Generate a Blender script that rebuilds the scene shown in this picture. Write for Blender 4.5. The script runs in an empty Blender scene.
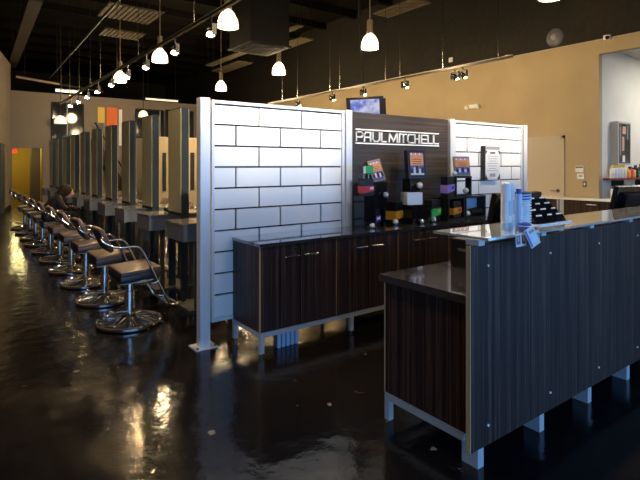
import bpy, bmesh, math, random
from mathutils import Vector, Matrix
random.seed(7)
C = bpy.context.scene.collection
PI = math.pi

# ------------------------------------------------------------------ materials
def mat(name, col=(.5,.5,.5), rough=.5, metal=0., emit=None, es=0., trans=0., coat=0., spec=.5, alpha=1.):
    m = bpy.data.materials.new(name); m.use_nodes = True
    b = m.node_tree.nodes['Principled BSDF']
    b.inputs['Base Color'].default_value = (*col, 1)
    b.inputs['Roughness'].default_value = rough
    b.inputs['Metallic'].default_value = metal
    b.inputs['Specular IOR Level'].default_value = spec
    if trans: b.inputs['Transmission Weight'].default_value = trans
    if coat: b.inputs['Coat Weight'].default_value = coat
    if emit: b.inputs['Emission Color'].default_value = (*emit, 1); b.inputs['Emission Strength'].default_value = es
    # a light procedural variation of roughness so that nothing is perfectly uniform
    nt = m.node_tree; N = nt.nodes; L = nt.links
    if not emit:
        tc = N.new('ShaderNodeTexCoord'); no = N.new('ShaderNodeTexNoise'); no.inputs['Scale'].default_value = 9
        mr = N.new('ShaderNodeMapRange'); mr.inputs['To Min'].default_value = max(0, rough*.85); mr.inputs['To Max'].default_value = min(1, rough*1.15+.01)
        L.new(tc.outputs['Object'], no.inputs['Vector']); L.new(no.outputs['Fac'], mr.inputs['Value']); L.new(mr.outputs['Result'], b.inputs['Roughness'])
    return m

def streak(name, cols, scale, rough=.4, spec=.5, space='Object'):
    """striped wood laminate: noise stretched along one axis"""
    m = mat(name, rough=rough, spec=spec); nt = m.node_tree; N = nt.nodes; L = nt.links
    b = N['Principled BSDF']; tc = N.new('ShaderNodeTexCoord'); mp = N.new('ShaderNodeMapping'); mp.inputs['Scale'].default_value = scale
    no = N.new('ShaderNodeTexNoise'); no.inputs['Scale'].default_value = 1; no.inputs['Detail'].default_value = 5; no.inputs['Roughness'].default_value = .75
    cr = N.new('ShaderNodeValToRGB'); e = cr.color_ramp.elements
    e[0].position = cols[0][0]; e[0].color = (*cols[0][1], 1); e[1].position = cols[-1][0]; e[1].color = (*cols[-1][1], 1)
    for p, c in cols[1:-1]:
        k = e.new(p); k.color = (*c, 1)
    L.new(tc.outputs[space], mp.inputs['Vector']); L.new(mp.outputs['Vector'], no.inputs['Vector'])
    L.new(no.outputs['Fac'], cr.inputs['Fac']); L.new(cr.outputs['Color'], b.inputs['Base Color'])
    return m

ZV = [(.34,(.007,.004,.004)),(.45,(.020,.012,.012)),(.53,(.034,.020,.018)),(.575,(.12,.066,.044)),(.61,(.026,.016,.014)),(.66,(.012,.007,.007)),(.74,(.06,.035,.026))]
M = {}
M['lam'] = streak('dark striped laminate', ZV, (60,60,.35), .45, .28)
M['lam_h'] = streak('dark laminate with horizontal grain', [(.3,(.022,.016,.012)),(.5,(.038,.027,.02)),(.62,(.085,.06,.043)),(.75,(.032,.023,.017))], (.6,.6,60), .42)
M['worktop'] = streak('dark worktop', [(.3,(.02,.02,.024)),(.6,(.045,.042,.045)),(.75,(.03,.03,.033))], (2,40,40), .13, 1.0)
M['worktop'].node_tree.nodes['Principled BSDF'].inputs['Coat Weight'].default_value=1; M['worktop'].node_tree.nodes['Principled BSDF'].inputs['Coat Roughness'].default_value=.06
M['edge'] = mat('tan edging', (.52,.34,.17), .5)
M['alu'] = mat('brushed silver', (.74,.76,.79), .42, .35)
M['aluf'] = mat('silver powder coat', (.50,.56,.60), .42, .3)
M['chrome'] = mat('chrome', (.80,.79,.77), .12, 1.)
M['chromed'] = mat('worn chrome', (.45,.43,.40), .2, 1.)
M['leather'] = mat('brown leather', (.055,.028,.018), .42)
M['leather_d'] = mat('black leather', (.012,.010,.011), .4)
M['black'] = mat('black', (.008,.008,.009), .35)
M['blackm'] = mat('matt black', (.010,.009,.008), .8)
M['blackg'] = mat('gloss black', (.006,.006,.008), .12)
M['white'] = mat('white', (.8,.8,.8), .5)
M['bluegrey'] = mat('blue grey steel', (.045,.06,.072), .45, .3)
M['post_edge'] = mat('dark blue grey board', (.014,.022,.030), .7, spec=.15)
M['mirror'] = mat('khaki painted mirror reflection', (.36,.32,.18), .35, .0)  # khaki base colour imitates the tan wall reflected in the mirrors
M['station'] = mat('grey laminate', (.10,.108,.12), .38)
M['station_top'] = mat('polished grey top', (.12,.11,.10), .10)
M['skin'] = mat('skin', (.55,.33,.24), .5)
M['hair'] = mat('brown hair', (.045,.028,.018), .8, spec=.2)
M['cloth'] = mat('dark cloth', (.012,.011,.014), .8)
M['paper'] = mat('paper', (.75,.74,.72), .7)
M['orange'] = mat('orange paint', (.72,.13,.01), .6)
M['yellow'] = mat('lit niche yellow', (.62,.44,.06), .6)
M['olive'] = mat('olive yellow paint', (.60,.42,.04), .6)
M['sign'] = mat('white acrylic', (.95,.95,.94), .4)
M['midtone'] = mat('grey box side', (.42,.41,.38), .5)
M['navy'] = mat('dark navy print', (.02,.03,.05), .3)
M['ball'] = mat('polished silver ball', (.85,.87,.9), .22, .55)
M['exit'] = mat('red lit sign', (.6,.02,.01), .5, emit=(1,.05,.02), es=1.2)
M['blueplastic'] = mat('blue plastic', (.03,.10,.50), .3)
M['clear'] = mat('pale blue plastic', (.50,.66,.88), .2)
M['whiteplastic'] = mat('white plastic', (.78,.84,.90), .3)
M['galv'] = mat('galvanised metal', (.30,.25,.16), .5, .2)
M['deck'] = mat('dull metal deck', (.09,.072,.04), .7)
M['beam'] = mat('brown painted steel', (.035,.028,.018), .6)
M['duct'] = mat('black duct', (.0035,.003,.0025), .75, spec=.2)
for n, c in dict(green=(.03,.48,.12), lime=(.35,.62,.05), red=(.60,.03,.05), purple=(.10,.03,.42), lilac=(.30,.20,.62),
                 amber=(.75,.33,.02), yellowp=(.8,.6,.06), pink=(.7,.3,.35), posterblue=(.12,.12,.35), posterorange=(.72,.30,.12), grey=(.3,.31,.33), midgrey=(.12,.12,.13), gold=(.30,.24,.12), brownred=(.16,.03,.02)).items():
    M[n] = mat(n, c, .45)
M['pend'] = mat('lit pendant glass', (1,.9,.7), .4, emit=(1.0,.78,.45), es=5)
M['lens'] = mat('lit spot lens', (1,.85,.6), .3, emit=(1.0,.66,.30), es=300)
M['tube'] = mat('lit fluorescent tube', (1,1,.9), .3, emit=(1.0,.93,.75), es=1.6)
M['pend_far'] = mat('lit far pendant glass', (1,.95,.8), .4, emit=(1.0,.88,.62), es=1.0)

def screen_mat(name, c1, c2, es, sc=6):
    m = mat(name, (.02,.02,.02), .2); nt = m.node_tree; N = nt.nodes; L = nt.links; b = N['Principled BSDF']
    tc = N.new('ShaderNodeTexCoord'); no = N.new('ShaderNodeTexNoise'); no.inputs['Scale'].default_value = sc; no.inputs['Detail'].default_value = 3
    cr = N.new('ShaderNodeValToRGB'); e = cr.color_ramp.elements; e[0].position = .4; e[0].color = (*c1,1); e[1].position = .6; e[1].color = (*c2,1)
    L.new(tc.outputs['Object'], no.inputs['Vector']); L.new(no.outputs['Fac'], cr.inputs['Fac']); L.new(cr.outputs['Color'], b.inputs['Emission Color'])
    b.inputs['Emission Strength'].default_value = es
    return m
M['tv'] = screen_mat('television picture', (.12,.2,.75), (.75,.75,.95), .75, 5)
M['tv_far'] = screen_mat('dim television picture', (.1,.08,.25), (.3,.28,.5), .5, 3)

def glass_mat():
    m = bpy.data.materials.new('counter glass'); m.use_nodes = True; b = m.node_tree.nodes['Principled BSDF']
    b.inputs['Base Color'].default_value = (.86,.92,.93,1); b.inputs['Roughness'].default_value = .03
    b.inputs['Transmission Weight'].default_value = .25; b.inputs['Metallic'].default_value = .62; b.inputs['IOR'].default_value = 1.5
    return m
M['glass'] = glass_mat()
def darkglass():
    m = mat('dark window glass', (.012,.016,.02), .06); m.node_tree.nodes['Principled BSDF'].inputs['Transmission Weight'].default_value = .0
    return m
M['dglass'] = darkglass()
def clearglass():
    m = bpy.data.materials.new('window glass'); m.use_nodes = True; b = m.node_tree.nodes['Principled BSDF']
    b.inputs['Base Color'].default_value = (1,1,1,1); b.inputs['Roughness'].default_value = 0
    b.inputs['Transmission Weight'].default_value = 1; b.inputs['IOR'].default_value = 1.1
    return m
M['cglass'] = clearglass()

def wallpaint(name, col, var=.06, rough=.85):
    m = mat(name, col, rough); nt = m.node_tree; N = nt.nodes; L = nt.links; b = N['Principled BSDF']
    tc = N.new('ShaderNodeTexCoord'); no = N.new('ShaderNodeTexNoise'); no.inputs['Scale'].default_value = 1.3; no.inputs['Detail'].default_value = 4
    cr = N.new('ShaderNodeValToRGB'); e = cr.color_ramp.elements
    e[0].position=.3; e[0].color = (*[c*(1-var) for c in col],1); e[1].position=.7; e[1].color = (*[min(1,c*(1+var)) for c in col],1)
    L.new(tc.outputs['Object'], no.inputs['Vector']); L.new(no.outputs['Fac'], cr.inputs['Fac']); L.new(cr.outputs['Color'], b.inputs['Base Color'])
    return m
M['tan'] = wallpaint('tan wall paint', (.40,.315,.185))
M['taupe'] = wallpaint('taupe wall paint', (.20,.165,.13))
M['pale'] = wallpaint('pale grey wall paint', (.60,.60,.57))
M['door'] = mat('tan door paint', (.42,.36,.27), .5)
M['ceil'] = streak('black painted roof deck', [(.3,(.004,.0033,.002)),(.6,(.006,.0048,.003)),(.75,(.009,.007,.0045))], (.3,9,1), .85, .15)
M['blackwall'] = wallpaint('black upper wall', (.011,.0085,.005), .25, .8)

def floor_mat():
    m = bpy.data.materials.new('glossy dark sealed concrete'); m.use_nodes = True; nt = m.node_tree; N = nt.nodes; L = nt.links
    b = N['Principled BSDF']; tc = N.new('ShaderNodeTexCoord')
    n1 = N.new('ShaderNodeTexNoise'); n1.inputs['Scale'].default_value = .8; n1.inputs['Detail'].default_value = 8; n1.inputs['Roughness'].default_value = .65
    cr = N.new('ShaderNodeValToRGB'); e = cr.color_ramp.elements
    e[0].position=.35; e[0].color=(.0035,.004,.006,1); e[1].position=.7; e[1].color=(.014,.011,.010,1)
    L.new(tc.outputs['Object'], n1.inputs['Vector']); L.new(n1.outputs['Fac'], cr.inputs['Fac'])
    # pale chips and scuffs
    n2 = N.new('ShaderNodeTexNoise'); n2.inputs['Scale'].default_value = 7; n2.inputs['Detail'].default_value = 9; n2.inputs['Roughness'].default_value = .75
    n2.inputs['Distortion'].default_value = .6
    L.new(tc.outputs['Object'], n2.inputs['Vector'])
    cr2 = N.new('ShaderNodeValToRGB'); e2 = cr2.color_ramp.elements; e2[0].position=.655; e2[0].color=(0,0,0,1); e2[1].position=.70; e2[1].color=(1,1,1,1)
    L.new(n2.outputs['Fac'], cr2.inputs['Fac'])
    mx = N.new('ShaderNodeMix'); mx.data_type='RGBA'; mx.inputs['B'].default_value = (.13,.11,.095,1)
    L.new(cr2.outputs['Color'], mx.inputs['Factor']); L.new(cr.outputs['Color'], mx.inputs['A']); 
    # tiny speckle
    vo = N.new('ShaderNodeTexVoronoi'); vo.inputs['Scale'].default_value = 9
    vo.inputs['Scale'].default_value = 7
    nd = N.new('ShaderNodeTexNoise'); nd.inputs['Scale'].default_value = 30; nd.inputs['Detail'].default_value = 3
    vm = N.new('ShaderNodeVectorMath'); vm.operation='MULTIPLY_ADD'; vm.inputs[1].default_value=(.045,.045,0)
    L.new(tc.outputs['Object'], nd.inputs['Vector']); L.new(nd.outputs['Color'], vm.inputs[0]); L.new(tc.outputs['Object'], vm.inputs[2])
    sx = N.new('ShaderNodeSeparateColor'); pw = N.new('ShaderNodeMath'); pw.operation='POWER'; pw.inputs[1].default_value=3.2
    ml = N.new('ShaderNodeMath'); ml.operation='MULTIPLY'; ml.inputs[1].default_value=.15
    lt = N.new('ShaderNodeMath'); lt.operation='LESS_THAN'
    L.new(vm.outputs[0], vo.inputs['Vector']); L.new(vo.outputs['Color'], sx.inputs['Color']); L.new(sx.outputs['Red'], pw.inputs[0]); L.new(pw.outputs[0], ml.inputs[0])
    L.new(vo.outputs['Distance'], lt.inputs[0]); L.new(ml.outputs[0], lt.inputs[1])
    mx2 = N.new('ShaderNodeMix'); mx2.data_type='RGBA'; mx2.inputs['B'].default_value=(.20,.18,.17,1)
    L.new(lt.outputs[0], mx2.inputs['Factor']); L.new(mx.outputs['Result'], mx2.inputs['A']); L.new(mx2.outputs['Result'], b.inputs['Base Color'])
    mr = N.new('ShaderNodeMapRange'); mr.inputs['From Min'].default_value=.35; mr.inputs['From Max'].default_value=.7; mr.inputs['To Min'].default_value=.10; mr.inputs['To Max'].default_value=.22
    L.new(n1.outputs['Fac'], mr.inputs['Value']); L.new(mr.outputs['Result'], b.inputs['Roughness'])
    n3 = N.new('ShaderNodeTexNoise'); n3.inputs['Scale'].default_value = 5.5; n3.inputs['Detail'].default_value = 4; n3.inputs['Roughness'].default_value=.5
    L.new(tc.outputs['Object'], n3.inputs['Vector'])
    bp = N.new('ShaderNodeBump'); bp.inputs['Strength'].default_value=.4; bp.inputs['Distance'].default_value=.012
    L.new(n3.outputs['Fac'], bp.inputs['Height']); L.new(bp.outputs['Normal'], b.inputs['Normal'])
    b.inputs['IOR'].default_value = 1.4
    return m
M['floor'] = floor_mat()

def brick_mat():
    m = mat('satin white brick', (.86,.86,.85), .36, .18); nt = m.node_tree; N = nt.nodes; L = nt.links; b = N['Principled BSDF']
    tc = N.new('ShaderNodeTexCoord'); mp = N.new('ShaderNodeMapping'); mp.inputs['Scale'].default_value = (1.2,1,45)
    no = N.new('ShaderNodeTexNoise'); no.inputs['Scale'].default_value = 2
    L.new(tc.outputs['Object'], mp.inputs['Vector']); L.new(mp.outputs['Vector'], no.inputs['Vector'])
    bp = N.new('ShaderNodeBump'); bp.inputs['Strength'].default_value=.05; bp.inputs['Distance'].default_value=.002
    L.new(no.outputs['Fac'], bp.inputs['Height']); L.new(bp.outputs['Normal'], b.inputs['Normal'])
    return m
M['brick'] = brick_mat()

# ------------------------------------------------------------------ mesh helpers
class MB:
    def __init__(s): s.bm = bmesh.new(); s.mats = []; s.smooth = False
    def mi(s, m):
        if m not in s.mats: s.mats.append(m)
        return s.mats.index(m)
    def _tag(s, vs, m, M4=None):
        fs = set(f for v in vs for f in v.link_faces); k = s.mi(m)
        for f in fs: f.material_index = k
        if M4 is not None: bmesh.ops.transform(s.bm, matrix=M4, verts=vs)
        return vs
    def box(s, x0, x1, y0, y1, z0, z1, m=None, T=None, bev=0):
        r = bmesh.ops.create_cube(s.bm, size=1); vs = r['verts']
        for v in vs: v.co = Vector(((x0+x1)/2+v.co.x*(x1-x0), (y0+y1)/2+v.co.y*(y1-y0), (z0+z1)/2+v.co.z*(z1-z0)))
        s._tag(vs, m)
        if bev:
            es = list({e for v in vs for e in v.link_edges})
            r = bmesh.ops.bevel(s.bm, geom=es, offset=bev, segments=2, affect='EDGES', profile=.6)
            vs = list({v for f in r['faces'] for v in f.verts} | {v for v in vs if v.is_valid})
            allv = set(vs)
            for v in list(allv): allv |= {w for e in v.link_edges for w in e.verts}
            vs = list(allv); k = s.mi(m)
            for f in {f for v in vs for f in v.link_faces}: f.material_index = k
        if T is not None: bmesh.ops.transform(s.bm, matrix=T, verts=vs)
        return vs
    def cyl(s, p0, p1, r0, r1=None, seg=20, m=None):
        p0 = Vector(p0); p1 = Vector(p1); r1 = r0 if r1 is None else r1
        d = p1-p0; q = Vector((0,0,1)).rotation_difference(d).to_matrix().to_4x4()
        T = Matrix.Translation((p0+p1)/2) @ q
        r = bmesh.ops.create_cone(s.bm, cap_ends=True, segments=seg, radius1=max(r0,1e-4), radius2=max(r1,1e-4), depth=d.length, matrix=T)
        return s._tag(r['verts'], m)
    def sph(s, c, r, seg=20, m=None, sc=(1,1,1)):
        T = Matrix.Translation(c) @ Matrix.Diagonal((*sc,1))
        q = bmesh.ops.create_uvsphere(s.bm, u_segments=seg, v_segments=max(8,seg//2), radius=r, matrix=T)
        return s._tag(q['verts'], m)
    def lathe(s, prof, c=(0,0,0), seg=28, m=None):
        rings = []; k = s.mi(m)
        for (r, z) in prof:
            rings.append([s.bm.verts.new((c[0]+r*math.cos(2*PI*i/seg), c[1]+r*math.sin(2*PI*i/seg), c[2]+z)) for i in range(seg)])
        for a, b in zip(rings, rings[1:]):
            for i in range(seg):
                f = s.bm.faces.new((a[i], a[(i+1)%seg], b[(i+1)%seg], b[i])); f.material_index = k; f.smooth = True
        for rg, fl in ((rings[0],1),(rings[-1],0)):
            try:
                f = s.bm.faces.new(rg[::-1] if fl else rg); f.material_index = k
            except Exception: pass
    def tube(s, pts, r, seg=8, m=None, closed=False):
        pts = [Vector(p) for p in pts]; n = len(pts); rings = []; k = s.mi(m)
        up = None
        for i, p in enumerate(pts):
            a = pts[(i-1)%n] if (closed or i>0) else p; b = pts[(i+1)%n] if (closed or i<n-1) else p
            t = (b-a).normalized()
            if up is None:
                up = Vector((0,0,1)) if abs(t.z)<.9 else Vector((0,1,0))
            sd = t.cross(up).normalized(); up = sd.cross(t).normalized()
            rings.append([s.bm.verts.new(p+sd*r*math.cos(2*PI*j/seg)+up*r*math.sin(2*PI*j/seg)) for j in range(seg)])
        rr = list(zip(rings, rings[1:]))
        if closed: rr.append((rings[-1], rings[0]))
        for a, b in rr:
            for j in range(seg):
                f = s.bm.faces.new((a[j], a[(j+1)%seg], b[(j+1)%seg], b[j])); f.material_index = k; f.smooth = True
        if not closed:
            for rg in (rings[0], rings[-1]):
                f = s.bm.faces.new(rg); f.material_index = k
    def prism(s, poly, axis, a, b, m=None):
        """extrude a 2-D outline along an axis ('x','y' or 'z') from a to b"""
        def P(u, v, w): return {'x':(w,u,v),'y':(u,w,v),'z':(u,v,w)}[axis]
        A = [s.bm.verts.new(P(u,v,a)) for u,v in poly]; B = [s.bm.verts.new(P(u,v,b)) for u,v in poly]
        k = s.mi(m); n = len(poly)
        fs = [s.bm.faces.new(A), s.bm.faces.new(B[::-1])] + [s.bm.faces.new((A[i],B[i],B[(i+1)%n],A[(i+1)%n])) for i in range(n)]
        for f in fs: f.material_index = k
    def build(s, name, default=None, parent=None, smooth=False, T=None):
        if T is not None: bmesh.ops.transform(s.bm, matrix=T, verts=s.bm.verts)
        bmesh.ops.recalc_face_normals(s.bm, faces=s.bm.faces)
        me = bpy.data.meshes.new(name); s.bm.to_mesh(me); s.bm.free()
        for m in (s.mats or [None]): me.materials.append(m if m is not None else default)
        if smooth:
            for p in me.polygons: p.use_smooth = True
            try: me.set_sharp_from_angle(angle=math.radians(38))
            except Exception: pass
        o = bpy.data.objects.new(name, me); C.objects.link(o)
        if parent: o.parent = parent
        return o

def smoothpath(pts, n=6):
    P = [Vector(p) for p in pts]; out = []
    for i in range(len(P)-1):
        p0 = P[max(i-1,0)]; p1 = P[i]; p2 = P[i+1]; p3 = P[min(i+2,len(P)-1)]
        for k in range(n):
            t = k/n
            out.append(.5*((2*p1)+(-p0+p2)*t+(2*p0-5*p1+4*p2-p3)*t*t+(-p0+3*p1-3*p2+p3)*t**3))
    out.append(P[-1]); return out

def tag(o, label, cat, group=None, kind=None):
    o['label'] = label; o['category'] = cat
    if group: o['group'] = group
    if kind: o['kind'] = kind
    return o
def thing(name, loc, label, cat, rz=0, group=None):
    o = bpy.data.objects.new(name, None); C.objects.link(o); o.location = loc; o.rotation_euler = (0,0,rz); o.empty_display_size = .1
    return tag(o, label, cat, group)
def struct(o): o['kind'] = 'structure'; return o
def sbox(name, x0,x1,y0,y1,z0,z1, m):
    b = MB(); b.box(x0,x1,y0,y1,z0,z1,m); return struct(b.build(name))
def copy_tree(o, parent=None):
    c = o.copy(); C.objects.link(c)
    if parent: c.parent = parent
    for ch in list(o.children): copy_tree(ch, c)
    return c
def place(root, used, loc, rz, label, group=None):
    o = root if not used else copy_tree(root)
    o.location = loc; o.rotation_euler = (0,0,rz); o['label'] = label
    if group: o['group'] = group
    return o
ORD = ['first','second','third','fourth','fifth','sixth','seventh','eighth','ninth','tenth','eleventh','twelfth']

# ------------------------------------------------------------------ room shell
RX = 10.64; FY = 20.0; WT = 4.03; CZ = 6.5
sbox('floor', -5, 16, -4.5, 31, -.12, 0, M['floor'])
sbox('ceiling', -5, 16, -4.5, 31, CZ, CZ+.15, M['ceil'])
# right wall with a door hole kept solid, alcove opening from Y 1.6 to 4.73
b = MB(); b.box(RX, RX+.15, 4.73, 31, 0, WT, M['tan']); b.box(RX, RX+.15, 1.2, 4.73, 3.735, WT, M['tan']); b.box(RX, RX+.15, -4.5, 1.2, 0, WT, M['tan'])
struct(b.build('wall_right'))
sbox('wall_right_upper', RX+.02, RX+.15, -4.5, 31, WT, CZ, M['blackwall'])
sbox('trim_1', RX-.012, RX+.15, -4.5, 31, WT-.012, WT+.004, M['door'])
# alcove room beyond the opening
sbox('wall_alcove', RX+.15, 16, 4.73, 4.88, 0, 3.885, M['pale'])
sbox('ceiling_alcove', RX+.15, 16, .8, 4.73, 3.885, 3.95, M['pale'])
sbox('wall_alcove_end', 15.9, 16, .8, 4.73, 0, 3.885, M['pale'])
sbox('wall_alcove_near', RX+.15, 15.9, .7, .8, 0, 3.885, M['pale'])
# far wall with a corridor opening (X 1.5-2.58)
b = MB(); b.box(1.2,1.58,FY,FY+.2,0,WT,M['taupe']); b.box(1.58,2.50,FY,FY+.2,2.05,WT,M['taupe']); b.box(2.50,RX,FY,FY+.2,0,WT,M['taupe'])
struct(b.build('wall_far'))
sbox('wall_back', -5, 16, 30.8, 31, 0, CZ, M['blackwall'])
sbox('wall_left', -5, -4.85, -4.5, 31, 0, CZ, M['taupe'])
# corridor
sbox('wall_corridor_end', 1.0, 4.2, 25.5, 25.65, 0, 2.4, M['olive'])
sbox('wall_corridor_left', 1.0, 1.1, 20.2, 25.5, 0, 2.4, M['olive'])
b = MB(); b.box(2.62,2.75,20.2,21.4,0,2.4,M['olive']); b.box(2.45,2.75,22.6,23.2,0,2.4,M['taupe'])
b.box(2.9,3.0,21.4,25.5,0,2.4,M['olive']); struct(b.build('wall_corridor_right'))
sbox('ceiling_corridor', 1.0, 4.2, 20.2, 25.65, 2.4, 2.45, M['taupe'])
# left diagonal wall (tall) with a door
a0 = Vector((1.509,19.6,0)); a1 = Vector((.55,14.75,0)); d = (a1-a0).normalized(); n = Vector((-d.y, d.x, 0))
if n.x > 0: n = -n
b = MB(); b.prism([(a0.x,a0.y),(a1.x,a1.y),((a1+n*.25).x,(a1+n*.25).y),((a0+n*.25).x,(a0+n*.25).y)], 'z', 0, 4.85, M['taupe'])
struct(b.build('wall_diagonal'))
q0 = a0+d*1.55-n*.006; q1 = a0+d*2.45-n*.006; e = -n*.03
b = MB(); b.prism([(q0.x,q0.y),(q1.x,q1.y),((q1+e).x,(q1+e).y),((q0+e).x,(q0+e).y)], 'z', 0, 2.1, M['bluegrey']); struct(b.build('door_2'))
b = MB(); 
p0 = a0-n*.004; p1=a1-n*.004
b.prism([(p0.x,p0.y),(q0.x,q0.y),((q0+e*.6).x,(q0+e*.6).y),((p0+e*.6).x,(p0+e*.6).y)], 'z', 0, .12, M['black']); struct(b.build('baseboard_left'))
# storefront behind the viewer: mullions, glass and low plinth
b = MB(); b.box(-5,RX,-4.3,-4.1,0,.15,M['alu']); b.box(-5,RX,-4.3,-4.1,3.4,CZ,M['taupe'])
for i in range(11):
    x = -4.95+i*1.545; b.box(x-.04,x+.04,-4.28,-4.12,.15,3.4,M['alu'])
b.box(-5,RX,-4.26,-4.14,2.3,2.36,M['alu'])
struct(b.build('window_1'))
# door in right wall
b = MB(); b.box(RX-.02,RX+.0,5.49,6.36,.005,2.03,M['door']); dr = struct(b.build('door_1'))
b = MB(); b.box(RX-.035,RX+.0,5.43,5.49,0,2.09,M['door']); b.box(RX-.035,RX,6.36,6.42,0,2.09,M['door']); b.box(RX-.035,RX,5.43,6.42,2.03,2.09,M['door']); b.build('door_frame', parent=dr)
b = MB(); b.cyl((RX-.03,5.57,.885),(RX-.018,5.57,.885),.04,m=M['chromed']); b.cyl((RX-.07,5.57,.885),(RX-.03,5.57,.885),.012,m=M['chromed']); b.cyl((RX-.07,5.57,.885),(RX-.07,5.71,.885),.011,m=M['chromed']); b.build('door_handle', parent=dr, smooth=True)
sbox('baseboard_right', RX-.015, RX, 6.43, 20, 0, .1, M['black'])

# ceiling joists and far clutter
k = 2
for y in [2.5+1.65*i for i in range(15)]:
    sbox('trim_%d'%k, -4.8, RX, y-.06, y+.06, CZ-.22, CZ, M['ceil']); k += 1
p=[Vector((1.37,12.9,5.0)),Vector((1.62,20.6,5.0))]
b = MB(); b.prism([(p[0].x-.13,p[0].y-1),(p[0].x+.13,p[0].y-1),(p[1].x+.13,p[1].y),(p[1].x-.13,p[1].y)],'z',4.9,5.2,M['beam'])
[b.cyl((1.37+u*.25,12.9+u*7.7,5.2),(1.37+u*.25,12.9+u*7.7,CZ),.02,seg=6,m=M['black']) for u in (.05,.95)]; tag(b.build('ceiling_beam'), 'dim brown steel roof beam running away at upper left, above the tall left wall', 'beam')
def decking(x0,x1,y0,y1,z,label):
    b = MB(); n = max(4,int((x1-x0)/.11)); w=(x1-x0)/n
    for i in range(n):
        b.box(x0+i*w, x0+i*w+w*.72, y0, y1, z+.02, z+.05, M['deck'])
    b.box(x0,x1,y0,y1,z+.05,z+.065,M['deck'])
    for X_ in (x0+.05,x1-.05):
        for Y_ in (y0+.1,y1-.1): b.cyl((X_,Y_,z+.06),(X_,Y_,CZ),.008,seg=6,m=M['black'])
    o = b.build('ceiling_panel'); tag(o, label, 'ceiling panel', 'ribbed metal ceiling panels')
decking(2.85,4.15,12.0,13.2,5.15,'pale ribbed metal ceiling panel at upper left, above the second bell pendant')
decking(3.3,4.4,14.3,15.1,5.15,'small ribbed metal ceiling panel above the farthest bell pendant of the left row')
decking(7.55,7.85,14.7,17.4,5.15,'narrow ribbed ceiling strip just above the small pendant over the brick screen')
decking(8.2,8.8,16.0,18.3,5.15,'wide ribbed ceiling strip over the small pendant nearest the mirrors')
decking(8.15,8.6,11.9,13.4,5.15,'wide ribbed ceiling strip right of the hanging black duct')
decking(7.35,7.55,10.9,11.8,5.15,'short narrow ribbed ceiling strip right of the black duct, above its wider neighbour')
decking(8.3,8.85,7.6,9.0,5.15,'ribbed ceiling strip at the top edge above the largest bell pendant of the right row')
# hanging duct box with diffuser
t = thing('ceiling_duct', (5.4,9.55,3.95), 'square black air duct dropping from the ceiling left of centre', 'duct')
b = MB(); b.box(-.48,.48,-.48,.48,.1,2.55,M['duct']); b.box(-.52,.52,-.52,.52,.06,.1,M['duct']); b.build('duct_box', parent=t)
b = MB()
for i in range(7): b.box(-.4,.4,-.38+i*.115,-.34+i*.115,.03,.06,M['duct'])
b.box(-.42,.42,-.42,.42,.045,.06,M['blackm']); b.build('grille', parent=t)
# conduit and pipes
b = MB(); b.cyl((2.66,8.2,4.85),(2.66,19.5,4.5),.022,seg=10,m=M['bluegrey']); [b.cyl((2.66,Y_,4.85-(Y_-8.2)*.031),(2.66,Y_,CZ),.008,seg=6,m=M['black']) for Y_ in (9,12,15,18)]; tag(b.build('sprinkler_pipe',smooth=True),'thin straight ceiling pipe running back above the left spotlight track','pipe')
b = MB(); b.cyl((1.65,19.4,4.42),(2.95,19.4,4.30),.045,seg=10,m=M['galv']); b.cyl((2.95,19.4,4.30),(4.4,19.4,4.15),.04,seg=10,m=M['blackm']); [b.cyl((X_,19.4,4.36),(X_,19.4,CZ),.012,seg=6,m=M['black']) for X_ in (1.9,2.9)]; tag(b.build('roof_pipe',smooth=True),'pale horizontal pipe just above the far wall at left','pipe')
t = thing('fluorescent_light', (3.3,19.7,4.05), 'long white strip light resting along the top of the far wall', 'light')
b = MB(); b.box(-.42,.42,-.05,.05,.02,.08,M['tube']); b.build('tube', parent=t)
b = MB(); b.box(-.44,.44,-.06,.06,.08,.12,M['white']); b.build('housing', parent=t)
t = thing('fluorescent_light', (7.3,21.5,4.25), 'dim wide strip light beyond the far wall behind the mirror tops', 'light')
b = MB(); b.box(-.7,.7,-.05,.05,.02,.08,M['pend_far']); b.build('tube', parent=t)
b = MB(); b.box(-.75,.75,-.08,.08,.08,.12,M['bluegrey']); b.build('housing', parent=t)
for X_ in (-.6,.6):
    b = MB(); b.cyl((X_,0,.12),(X_,0,CZ-4.25),.01,seg=6,m=M['black']); b.build('hanger', parent=t)

# ------------------------------------------------------------------ far wall details
def window(n, x0,x1,z0,z1, div, y=FY):
    b = MB(); b.box(x0,x1,y-.02,y-.005,z0,z1,M['dglass']); w = struct(b.build('window_%d'%n))
    b = MB()
    for (a,c,d_,e_) in ((x0-.03,x0+.02,z0,z1),(x1-.02,x1+.03,z0,z1),(x0,x1,z1-.02,z1+.03),(x0,x1,z0-.03,z0+.02)): b.box(a,c,y-.035,y,d_,e_,M['blackm'])
    for x in div: b.box(x-.015,x+.015,y-.03,y-.02,z0,z1,M['grey'])
    b.build('window_frame', parent=w)
window(2, 2.81,3.83,2.38,3.70,[3.3])
window(3, 5.75,6.85,2.55,3.66,[6.7])
window(4, 6.95,8.1,2.5,3.70,[7.5])
sbox('trim_30', 4.66,5.04,FY-.03,FY,2.88,3.66,M['orange'])
sbox('trim_31', 4.34,4.58,FY-.03,FY,3.05,3.64,M['yellow'])  # flat panel coloured like the light in a lit niche
sbox('trim_32', 5.1,5.22,FY-.03,FY,2.2,3.6,M['paper'])
b = MB(); b.box(4.30,4.54,FY-.06,FY,1.3,3.05,M['black']); tag(b.build('banner'),'tall black banner on the far wall under the yellow lit-niche panel','banner')
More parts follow.
